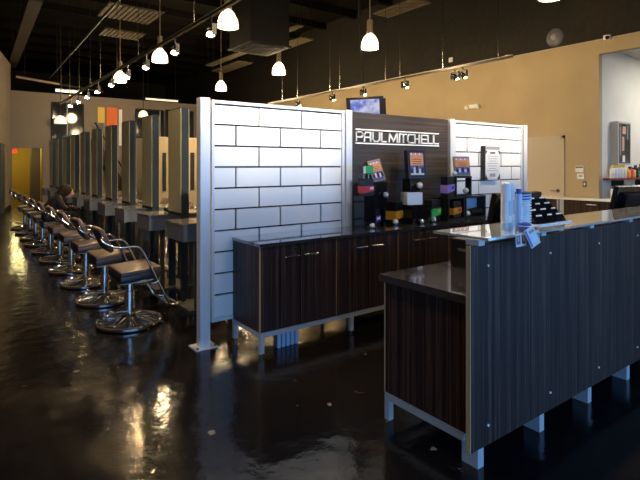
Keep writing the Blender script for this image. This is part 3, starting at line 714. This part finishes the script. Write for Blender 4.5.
# group A (left): two stacked cubes, green + red packs
cube_stand(3.07,3.22,3.45,3.60,TZ,1.155,'tall black display cube standing leftmost on the back counter')
silver_ball(3.125,3.40,TZ,.026,'silver ball in front of the leftmost black cube')
product(3.155,3.52,1.155,.125,.16,M['red'],M['paper'],'black pack with a wide red band, below the green one',rz=.0)
b=MB(); 
t=thing('bottle_rack',(3.13,3.52,1.316),'slim metal rack holding the green topped pack, above the red pack','rack')
for sx in (-.03,.03): 
    b=MB(); b.cyl((sx,-.03,0),(sx,-.03,.12),.005,seg=8,m=M['chromed']); b.build('rod',parent=t)
b=MB(); b.box(-.055,.075,-.04,.03,.05,.13,M['black']); b.box(-.02,.08,-.045,.035,.055,.125,M['green']); b.box(-.045,-.02,-.045,0,.055,.12,M['paper']); b.build('green_pack',parent=t)
b=MB(); b.box(-.05,.05,-.04,.04,0,.006,M['black']); b.build('tray',parent=t)
# group B
cube_stand(3.26,3.42,3.50,3.66,1.022,1.285,'upper black cube under the tilted brown framed poster')
product(3.285,3.56,TZ,.12,.163,M['purple'],M['paper'],'short black pack with a purple band beneath the upper cube')
cube_stand(3.375,3.395,3.5,3.66,TZ,1.02,'thin black upright beside the purple pack',group='thin black uprights')
silver_ball(3.30,3.445,1.13,.0,'x') if False else None
b=MB(); b.sph((0,0,0),.028,m=M['ball']); o=b.build('silver_ball',smooth=True); o.location=(3.37,3.472,1.16); tag(o,'pale ball on the black cube under the tilted poster','ball','silver balls among the displays')
picture(3.40,3.60,1.287,.14,.22,M['gold'],.28,-.0,'tilted brown framed poster, left of the three small framed posters','b')
for _ in (0,):
    o=[x for x in C.objects if x.name.startswith('framed_poster')][-1]; o.rotation_euler=(0,-.20,-.30)
# group C amber
product(3.63,3.60,TZ,.19,.22,M['amber'],M['yellowp'],'black pack with an amber band beside the white cube stack',rz=.25)
silver_ball(3.50,3.47,TZ,.03,'pale silver ball in front of the amber pack')
# group D: stack with white cube and black frame
cube_stand(3.68,3.78,3.42,3.56,TZ,1.045,'black lower cube under the left side of the white cube')
cube_stand(3.80,3.97,3.42,3.56,TZ,1.045,'black lower cube right of the ball, under the white cube')
silver_ball(3.787,3.385,TZ,.024,'small silver ball between the two lower black cubes')
b=MB(); b.box(-.085,.085,-.075,.075,0,.125,M['whiteplastic'],bev=.003); o=b.build('white_cube'); o.location=(3.75,3.49,1.047); o.rotation_euler=(0,0,-.35); tag(o,'white cube in the middle of the tall display stack','display stand')
cube_stand(3.69,3.84,3.45,3.56,1.174,1.312,'black cube between the white cube and the black framed poster')
b=MB(); b.sph((0,0,0),.032,m=M['ball']); o=b.build('silver_ball',smooth=True); o.location=(3.79,3.416,1.245); tag(o,'silver ball below the black framed poster','ball','silver balls among the displays')
picture(3.80,3.50,1.314,.245,.285,M['black'],.08,-.05,'black framed orange poster on top of the tall display stack','b',th=.05,dark=True)
# group E green
product(4.08,3.50,TZ,.155,.225,M['green'],M['lime'],'large black pack with green and lime band, right of the tall stack',rz=.1)
silver_ball(3.99,3.405,TZ,.028,'silver ball in front of the green pack')
# group F: open cubes at right
open_cube(4.22,4.50,3.40,3.52,TZ,1.105,'open black cube holding the orange banded pack',back=M['blackg'])
product(4.38,3.46,TZ+.022,.15,.18,M['amber'],M['red'],'black pack with orange and red band inside the open cube',rz=.1)
open_cube(4.51,4.88,3.40,3.52,TZ,1.105,'wide open black cube with a pale blue back, right end of displays',back=M['clear'])
silver_ball(4.58,3.43,TZ+.021,.034,'silver ball inside the wide open cube')
t=thing('hair_dryer',(4.74,3.45,TZ+.022),'dark hair dryer lying in the wide open cube','hair dryer')
b=MB(); b.cyl((-.09,0,.045),(.08,0,.05),.035,.045,m=M['black']); b.sph((.08,0,.05),.045,m=M['black']); b.build('barrel',parent=t,smooth=True)
b=MB(); b.cyl((.06,0,.04),(.10,-.02,.015),.02,m=M['black']); b.build('grip',parent=t,smooth=True)
product(4.28,3.46,1.107,.13,.22,M['lilac'],M['purple'],'black pack with lilac band standing on the open cube',rz=.1)
open_cube(4.38,4.66,3.43,3.50,1.107,1.328,'open black cube frame on top of the lower cubes',wall=.022)
silver_ball(4.60,3.465,1.13,.034,'silver ball inside the upper open cube')
silver_ball(4.41,3.465,1.329,.026,'dark silver ball beside the gold framed poster')
picture(4.55,3.48,1.329,.24,.215,M['gold'],.12,-.1,'gold framed orange poster on the upper open cube','b')

# ------------------------------------------------------------------ reception desk
DX0=1.85; DX1=6.4
desk = thing('reception_desk',(0,0,0),'long dark striped reception desk with a raised front panel and glass ledge','desk')
desk.location=(DX0,1.37,0)
def L_(x): return x-DX0
b=MB(); b.box(0.004,L_(DX1),0,.022,.155,1.085,M['lam']); pn=b.build('front_panel',parent=desk)
b=MB(); b.box(0,.004,-.001,.023,.153,1.086,M['edge']); b.build('edge_strip',parent=pn)
for zz in (.247,.985):
    for i in range(8):
        x=1.98+.548*i-DX0; b=MB(); b.cyl((x,-.006,zz),(x,0,zz),.006,seg=12,m=M['white']); b.build('screw',parent=pn)
for i in range(9):
    x=2.0+.545*i-DX0
    b=MB(); b.box(x,x+.045,.067,.16,0,.19,M['aluf']); b.build('leg',parent=desk)
b=MB(); b.box(.15,L_(DX1),.032,.14,.19,.22,M['aluf']); b.build('rail',parent=desk)
for i in range(9):
    x=1.885+.525*i-DX0
    b=MB(); b.box(x,x+.045,-.02,.05,1.086,1.112,M['aluf']); b.build('standoff',parent=desk)
b=MB(); b.prism([(L_(1.90),-.06),(L_(DX1),-.06),(L_(DX1),.255),(L_(1.90),.255)],'z',1.113,1.125,M['glass']); g=b.build('glass_ledge',parent=desk)
b=MB(); b.box(L_(1.935),L_(DX1),.031,.68,.792,.832,M['worktop']); b.build('worktop',parent=desk)
b=MB(); b.box(L_(1.975),L_(1.995),.085,.672,.157,.79,M['lam']); b.box(L_(1.9715),L_(1.995),.668,.675,.157,.79,M['edge']); b.build('end_panel',parent=desk)
b=MB(); b.box(L_(1.996),L_(DX1),.60,.618,.157,.79,M['lam']); b.build('rear_panel',parent=desk)
b=MB(); b.box(L_(1.975),L_(2.01),.135,.675,.113,.156,M['aluf']); b.box(L_(2.01),L_(DX1),.64,.675,.113,.156,M['aluf']); b.build('base_rail',parent=desk)
for x in (1.975,2.9,3.8,4.7,5.6):
    b=MB(); b.box(L_(x),L_(x)+.035,.64,.675,0,.113,M['aluf']); b.build('leg',parent=desk)
# back upright panel under the glass behind monitors: dark blocks
# items on desk
t=thing('receipt_printer',(2.62,1.80,.832),'black receipt printer on the lower desk top beside the front panel','printer')
b=MB(); b.box(-.17,.17,-.2,.16,0,.17,M['black'],bev=.008); b.build('casing',parent=t)
b=MB(); b.box(-.174,-.17,-.12,.1,.1,.115,M['midgrey']); b.build('paper_slot',parent=t)
b=MB(); b.box(-.185,-.17,.0,.03,.08,.088,M['chrome']); b.build('key',parent=t)
def monitor(x,y,rz,label,w=.44,h=.30,zb=.832):
    t=thing('computer_monitor',(x,y,zb),label,'monitor',rz)
    T=Matrix.Translation((0,0,.29))@Matrix.Rotation(.2,4,'X')
    b=MB(); b.box(-w/2,w/2,-.02,.025,-h/2,h/2,M['blackg'],T=T,bev=.006); b.box(-w*.3,w*.3,-.055,-.02,-h*.3,h*.3,M['black'],T=T); b.build('casing',parent=t)
    b=MB(); b.box(-w/2+.02,w/2-.02,.026,.028,-h/2+.02,h/2-.02,M['blackg'],T=T); b.build('screen',parent=t)
    b=MB(); b.cyl((0,-.05,.01),(0,-.03,.25),.03,.02,m=M['black']); b.build('neck',parent=t,smooth=True)
    b=MB(); b.cyl((0,-.03,0),(0,-.03,.012),.12,m=M['black']); b.build('foot',parent=t,smooth=True)
monitor(2.98,1.86,0,'black computer monitor behind the tall white bottles',.52,.30)
monitor(4.72,1.86,-.05,'black computer monitor at the right edge of the reception desk',.50,.30)
# tall bottles on glass
GZ=1.125
def tallb(x,y,h,r,label,mb,mc,dark=False):
    t=thing('tall_bottle',(x,y,GZ),label,'bottle',group='tall white bottles on the glass ledge')
    b=MB(); b.lathe([(r*.96,0),(r,.01),(r*.98,.035),(r*.9,.037)],m=M['clear'],seg=20); b.build('base',parent=t,smooth=True)
    b=MB(); b.lathe([(r*.9,.036),(r*.98,.05),(r*.9,h*.9),(r*.8,h*.97),(r*.5,h)],m=mb,seg=20); b.build('bottle_body',parent=t,smooth=True)
    b=MB(); b.box(-r*.35,r*.35,-r*1.0,-r*.8,h*.3,h*.62,mc); b.build('label',parent=t)
    return t
tallb(2.235,1.44,.235,.026,'tallest white bottle, leftmost on the glass ledge',M['whiteplastic'],M['clear'])
tallb(2.31,1.46,.235,.0215,'white bottle second from left on the glass ledge',M['whiteplastic'],M['clear'])
t=tallb(2.285,1.40,.185,.018,'slim pale blue bottle with dark blue cap on the glass ledge',M['clear'],M['whiteplastic'])
b=MB(); b.cyl((0,0,.18),(0,0,.205),.014,m=M['blueplastic']); b.build('cap',parent=t,smooth=True)
t=thing('wire_cup_holder',(2.365,1.42,GZ),'white spiral cup dispenser with a blue top on the glass ledge','dispenser')
b=MB(); b.tube([(.034*math.cos(a*.5),.034*math.sin(a*.5),.01+a*.0011) for a in range(150)],.0035,seg=6,m=M['whiteplastic']); b.build('spiral',parent=t)
b=MB(); b.cyl((0,0,0),(0,0,.14),.029,m=M['whiteplastic']); b.cyl((0,0,.14),(0,0,.178),.033,m=M['blueplastic']); b.build('cup_stack',parent=t,smooth=True)
b=MB(); b.cyl((.0,0,.178),(.0,0,.186),.036,m=M['midgrey']); b.cyl((.038,0.01,.0),(.038,0.01,.18),.004,seg=8,m=M['midgrey']); b.build('holder_rim',parent=t)
# round blue dish and leaflets over the front edge
t=thing('blue_tin',(2.255,1.348,GZ),'small round blue tin on the front edge of the glass ledge','tin')
b=MB(); b.lathe([(.028,0),(.031,.004),(.031,.028),(.026,.038),(.012,.043),(0,.044)],m=M['blueplastic']); b.build('body',parent=t,smooth=True)
b=MB(); b.tube([(.031*math.cos(a*PI/10),.031*math.sin(a*PI/10),.026) for a in range(20)],.002,seg=6,m=M['whiteplastic'],closed=True); b.build('rim',parent=t)
def leaflet(x,y,z,rx,ry,rz,w,h,label,faces):
    t=thing('leaflet',(x,y,z),label,'leaflet',0,'leaflets hanging on the glass ledge'); t.rotation_euler=(rx,ry,rz)
    b=MB(); b.box(-w/2,w/2,-.0015,.0015,-h,0,M['paper']); b.build('sheet',parent=t)
    b=MB()
    if faces:
        b.box(-w/2+.004,-w*.1,-.0022,-.0015,-h+.012,-.01,M['posterblue']); b.box(-w*.38,-w*.2,-.003,-.0022,-h*.6,-h*.25,M['skin']); b.box(w*.05,w*.42,-.0022,-.0015,-h+.012,-.012,M['brownred']); b.box(w*.14,w*.32,-.003,-.0022,-h*.62,-h*.25,M['skin'])
    else:
        b.box(-w/2+.002,-w*.3,-.0022,-.0015,-h+.004,-.004,M['blueplastic']); b.box(-w*.15,w*.38,-.0022,-.0015,-h*.3,-h*.15,M['grey']); b.box(-w*.1,w*.35,-.0022,-.0015,-h*.8,-h*.38,M['clear'])
    b.build('print',parent=t)
leaflet(2.145,1.306,1.128,-.08,0,0,.085,.062,'leaflet with portrait photos, leftmost hanging over the ledge edge',True)
leaflet(2.185,1.290,1.150,-.30,-.28,0,.08,.088,'tilted white and blue leaflet in the middle of the hanging three',False)
leaflet(2.275,1.306,1.130,-.08,.0,0,.06,.06,'narrow leaflet peeking out right of the tilted one',True)
# tiered card display
t=thing('card_display',(2.66,1.50,GZ),'tiered black card display with small white cards on the glass ledge','card display')
b=MB(); b.box(-.17,.17,-.10,.07,0,.006,M['clear']); 
b.build('tray',parent=t)
for r in range(4):
    for c in range(3):
        x=-.105+c*.105; y=-.07+r*.035; z=.006+r*.028
        T=Matrix.Translation((x,y,z))@Matrix.Rotation(-.5,4,'X')
        b=MB(); b.box(-.045,.045,-.004,.004,0,.042,M['blackg'],T=T); pk=b.build('card_pocket',parent=t)
        b=MB(); b.box(-.02+.01*((r+c)%2),.03,-.006,.0,.042,.050,M['paper'],T=T); b.build('card',parent=pk)
b=MB(); b.box(-.16,.16,-.06,.06,.006,.02,M['black']); b.prism([(-.05,.006),(.065,.006),(.065,.10),(.045,.10)],'x',-.155,.155,M['black']); b.build('stand',parent=t)

# television behind the sign wall
t=thing('hanging_television',(7.78,8.72,2.80),'tilted television hanging over the top of the dark sign wall','television'); t.rotation_euler=(math.radians(10),math.radians(-3),math.radians(-38))
b=MB(); b.box(-.44,.44,-.03,.05,-.26,.26,M['black'],bev=.008); b.box(.3,.5,.05,.14,-.22,.2,M['black']); b.build('casing',parent=t)
b=MB(); b.box(-.34,.34,-.034,-.03,-.2,.2,M['tv']); b.build('screen',parent=t)
b=MB(); b.cyl((.0,.12,0),(.0,.78,3.72),.03,m=M['blackm']); b.build('ceiling_pole',parent=t)

# ------------------------------------------------------------------ salon chairs
def rrect(x0,x1,y0,y1,r,n=4):
    P=[]
    for cx,cy,a0 in ((x1-r,y1-r,0),(x0+r,y1-r,90),(x0+r,y0+r,180),(x1-r,y0+r,270)):
        for i in range(n+1):
            a=math.radians(a0+90*i/n); P.append((cx+r*math.cos(a),cy+r*math.sin(a)))
    return P
def make_chair():
    t=thing('salon_chair',(0,0,0),'x','salon chair')
    b=MB(); b.lathe([(.27,.0),(.285,.012),(.285,.028),(.262,.034),(.20,.038),(.13,.05),(.07,.075),(.05,.10)],m=M['chromed'],seg=36)
    b.tube([(.272*math.cos(a*PI/18),.272*math.sin(a*PI/18),.036) for a in range(36)],.014,seg=8,m=M['chrome'],closed=True)
    for a in range(8): b.tube([(.07*math.cos(a*PI/4),.07*math.sin(a*PI/4),.075),(.26*math.cos(a*PI/4),.26*math.sin(a*PI/4),.045)],.008,seg=6,m=M['chrome'])
    b.build('base',parent=t,smooth=True)
    b=MB(); b.lathe([(.045,.06),(.045,.30),(.034,.305),(.034,.42)],m=M['chrome'],seg=20); b.build('column',parent=t,smooth=True)
    b=MB(); b.tube([(-.03,-.04,.12),(-.14,-.08,.14),(-.2,-.1,.17)],.01,seg=6,m=M['chromed']); b.build('pump_lever',parent=t)
    b=MB(); b.box(-.13,.17,-.2,.2,.405,.425,M['chrome']); b.build('seat_plate',parent=t)
    R=Matrix.Translation((0,0,.43))@Matrix.Rotation(math.radians(-4),4,'Y')
    b=MB(); b.box(-.135,.23,-.235,.235,-.005,.06,M['leather_d'],T=R,bev=.018); b.box(-.13,.225,-.23,.23,.045,.095,M['leather'],T=R,bev=.022); b.build('seat',parent=t,smooth=True)
    R=Matrix.Translation((-.19,0,.69))@Matrix.Rotation(math.radians(-25),4,'Y')
    b=MB(); b.box(-.02,.025,-.18,.18,0,.23,M['leather'],T=R,bev=.025); b.build('backrest',parent=t,smooth=True)
    for s in (-1,1):
        y=s*.25
        b=MB(); b.tube(smoothpath([(.08,s*.17,.41),(.12,s*.23,.395),(.17,s*.25,.405),(.185,s*.25,.42)],3),.009,seg=6,m=M['chrome']); b.build('arm_bracket',parent=t)
        pts=[(-.235,y*.5,.80),(-.275,y*.8,.83),(-.295,y*.95,.82),(-.27,y,.79),(-.21,y,.755),(-.16,y,.742),(-.10,y,.74),(-.02,y,.738),(.025,y,.715),(.06,y,.66),(.14,y,.49),(.27,y*.95,.22),(.31,y*.85,.17),(.40,y*.7,.155)]
        b=MB(); b.tube(smoothpath(pts,4),.0105,seg=8,m=M['chrome']); b.build('arm_frame',parent=t)
    b=MB(); b.tube([(.30,-.22,.175),(.30,.22,.175)],.010,seg=8,m=M['chrome']); b.tube([(.40,-.18,.155),(.40,.18,.155)],.010,seg=8,m=M['chrome'])
    for y in (-.07,0,.07): b.tube([(.30,y,.175),(.40,y,.157)],.007,seg=6,m=M['chrome'])
    b.build('footrest',parent=t)
    return t
ch=make_chair()
CL=['nearest brown salon chair with chrome arms, standing clear at the front of the row']+['brown salon chair, %s from the front in the left row'%ORD[i] for i in range(1,5)]+['brown salon chair in which the stooping person sits']+['brown salon chair, %s from the front in the left row beyond the seated person'%ORD[i] for i in range(6,9)]+['brown salon chair farthest away in the left row by the corridor','last']
for i in range(10):
    place(ch,i>0,(1.283,4.66+.925*i,0),0 if i!=0 else 0,CL[i],'salon chairs in the left row')
for i in range(7):
    lab='brown salon chair facing left beyond the mirrors, %s from the front'%ORD[i]
    place(ch,True,(2.56,5.35+.925*i,0),PI,lab,'salon chairs beyond the mirrors')

# styling stations
def make_station():
    t=thing('styling_station',(0,0,0),'x','styling station')
    b=MB(); b.box(-.31,.31,-.21,.21,.77,.915,M['station'],bev=.004); b.build('drawer_box',parent=t)
    b=MB(); b.box(-.318,.318,-.218,.218,.915,.932,M['station_top']); b.build('top',parent=t)
    for sx in (-.16,.16):
        for sy in (-.17,.17):
            b=MB(); b.box(sx-.02,sx+.02,sy-.02,sy+.02,0,.77,M['blackm']); b.build('leg',parent=t)
    b=MB(); b.box(-.24,.24,-.2,.2,.12,.15,M['blackm']); b.build('lower_shelf',parent=t)
    return t
st=make_station()
def make_mirror():
    t=thing('mirror_panel',(0,0,0),'x','mirror')
    b=MB(); b.box(.006,.084,0,.025,0,2.04,M['post_edge']); b.box(.006,.084,.37,.385,0,2.04,M['post_edge']); b.box(.006,.084,.025,.37,.93,.96,M['post_edge']); b.box(.006,.084,.025,.37,2.03,2.04,M['post_edge']); b.build('frame',parent=t)
    b=MB(); b.box(.0,.09,.004,.37,.96,2.03,M['mirror']); b.build('mirror_glass',parent=t)
    b=MB(); b.box(.02,.07,.025,.37,.10,.15,M['blackm']); b.build('foot_bar',parent=t)
    return t
mi=make_mirror()
for i in range(10):
    place(st,i>0,(1.915,4.40+.93*i,0),0,'grey station table with box drawer, %s from the front beside the chair row'%ORD[i],'styling stations')
    place(mi,i>0,(1.85,4.88+.925*i,0),0,'upright mirror panel with a dark edge, %s from the front'%ORD[i],'mirror panels of the stations')
# small things on station tops
def curl(x,y,lab):
    t=thing('styling_tool',(x,y,.932),lab,'styling tool',random.uniform(0,3))
    b=MB(); b.cyl((-.07,0,.03),(.03,0,.03),.028,.02,m=M['black']); b.cyl((.03,0,.03),(.10,0,.035),.016,m=M['chrome']); b.build('barrel',parent=t,smooth=True)
    b=MB(); b.cyl((-.05,0,.03),(-.07,-.06,.012),.012,m=M['black']); b.build('grip',parent=t,smooth=True)
curl(1.93,5.40,'dark styling tool lying on the second station table')
curl(1.93,6.32,'dark styling tool lying on the third station table')

# ------------------------------------------------------------------ person
def person(x,y):
    t=thing('person',(x,y,0),'seated person in dark clothes stooping over a white paper in the chair row','person')
    me=bpy.data.meshes.new('body'); 
    V=[(-.02,0,.62,.135),(.06,0,.74,.12),(.15,0,.87,.135),(.20,0,.93,.085),(.245,0,.955,.05),(.29,0,.965,.05), # pelvis..neck
       (.0,-.09,.60,.10),(.22,-.11,.62,.085),(.44,-.12,.60,.062),(.46,-.12,.38,.052),(.47,-.12,.17,.04),(.56,-.12,.14,.038),
       (.0,.09,.60,.10),(.22,.11,.62,.085),(.44,.12,.60,.062),(.46,.12,.38,.052),(.47,.12,.17,.04),(.56,.12,.14,.038),
       (.16,-.18,.87,.06),(.24,-.23,.72,.045),(.40,-.13,.73,.033),(.16,.18,.87,.06),(.24,.23,.72,.045),(.40,.13,.73,.033)]
    E=[(0,1),(1,2),(2,3),(3,4),(4,5),(0,6),(6,7),(7,8),(8,9),(9,10),(10,11),(0,12),(12,13),(13,14),(14,15),(15,16),(16,17),(2,18),(18,19),(19,20),(2,21),(21,22),(22,23)]
    me.from_pydata([v[:3] for v in V],E,[]); o=bpy.data.objects.new('body',me); C.objects.link(o); o.parent=t
    md=o.modifiers.new('skin','SKIN'); s=o.modifiers.new('sub','SUBSURF'); s.levels=1; s.render_levels=1
    for i,v in enumerate(V): me.skin_vertices[0].data[i].radius=(v[3],v[3])
    me.skin_vertices[0].data[0].use_root=True; me.materials.append(M['cloth'])
    b=MB(); b.sph((.32,0,.985),.092,m=M['skin'],sc=(1.0,.82,1.15)); b.sph((.405,0,.965),.016,m=M['skin']); 
    for s_ in (-1,1): b.sph((.31,s_*.078,.98),.02,m=M['skin'],sc=(.8,.5,1.3)); b.sph((.395,s_*.03,.99),.01,m=M['black'])
    b.box(.395,.402,-.02,.02,.93,.935,M['brownred']); b.build('head',parent=t,smooth=True)
    b=MB(); b.sph((.285,0,1.02),.112,m=M['hair'],sc=(.95,.95,1.02)); b.sph((.24,0,.98),.09,m=M['hair']); b.build('hair',parent=t,smooth=True)
    for s_ in (-1,1):
        b=MB(); b.box(.40,.46,s_*.12-.035,s_*.12+.035,.715,.74,M['skin'],bev=.008)
        for k in range(4): b.tube([(.455,s_*.12-.026+k*.0175,.728),(.485+.004*(k%2),s_*.12-.026+k*.0175,.728),(.505,s_*.12-.026+k*.0175,.716)],.008,seg=6,m=M['skin'])
        b.tube([(.42,s_*.12-s_*.03,.73),(.45,s_*.12-s_*.052,.745),(.47,s_*.12-s_*.055,.748)],.009,seg=6,m=M['skin']); b.build('hand',parent=t,smooth=True)
    o2=thing('paper_sheet',(x+.50,y,.74),'white paper held by the seated stooping person','paper')
    T=Matrix.Rotation(math.radians(-35),4,'Y')
    b=MB(); b.box(-.02,.16,-.13,.13,0,.003,M['paper'],T=T); b.build('sheet',parent=o2)
    b=MB(); b.box(.02,.12,-.1,.0,.003,.004,M['grey'],T=T); b.build('print',parent=o2)
person(1.22,9.285)

# ------------------------------------------------------------------ lights
w=bpy.data.worlds.new('sky'); bpy.context.scene.world=w; w.use_nodes=True
bg=w.node_tree.nodes['Background']; bg.inputs['Color'].default_value=(.22,.50,1.0,1); bg.inputs['Strength'].default_value=4.6
def area(loc,rot,sx,sy,e,col,portal=False):
    l=bpy.data.lights.new('daylight_or_fill','AREA'); l.shape='RECTANGLE'; l.size=sx; l.size_y=sy; l.energy=e; l.color=col
    if portal: l.cycles.is_portal=True
    o=bpy.data.objects.new('daylight_or_fill',l); o.location=loc; o.rotation_euler=rot; C.objects.link(o); return o
area((2.8,-4.35,1.8),(PI/2,0,0),15.6,3.3,100,(1,1,1),True)
# added fill under the alcove ceiling, no fixture there
area((12.8,3.0,3.86),(0,0,0),1.6,.6,130,(1,.93,.82))
sbox('ground_outside',-30,30,-40,-4.5,-.2,-.12,M['taupe'])
# corridor lights; the back room ones are added fills without fixtures
point((2.0,21.6,2.1),16,(1,.85,.35),.1); point((2.0,24,2.1),22,(1,.85,.35),.1)
point((7.2,14.2,3.2),320,(1,.72,.4),.2); point((3.9,17.3,3.4),120,WARM,.2)
spot((RX-.9,4.9,5.4),(RX+.05,4.75,4.5),9,(1,.30,.10),50,.9)

# ------------------------------------------------------------------ camera & view
cam=bpy.data.cameras.new('cam'); co=bpy.data.objects.new('cam',cam); C.objects.link(co)
co.location=(0,0,1.45); co.rotation_euler=(PI/2,0,-math.atan2(.5953,.8036))
cam.sensor_width=36; cam.lens=492.67/640*36; cam.shift_y=-75/640; cam.clip_start=.05
sc=bpy.context.scene; sc.camera=co
sc.view_settings.view_transform='Standard'; sc.view_settings.look='None'; sc.view_settings.gamma=1; sc.view_settings.use_curve_mapping=False
sc.view_settings.exposure=0.0
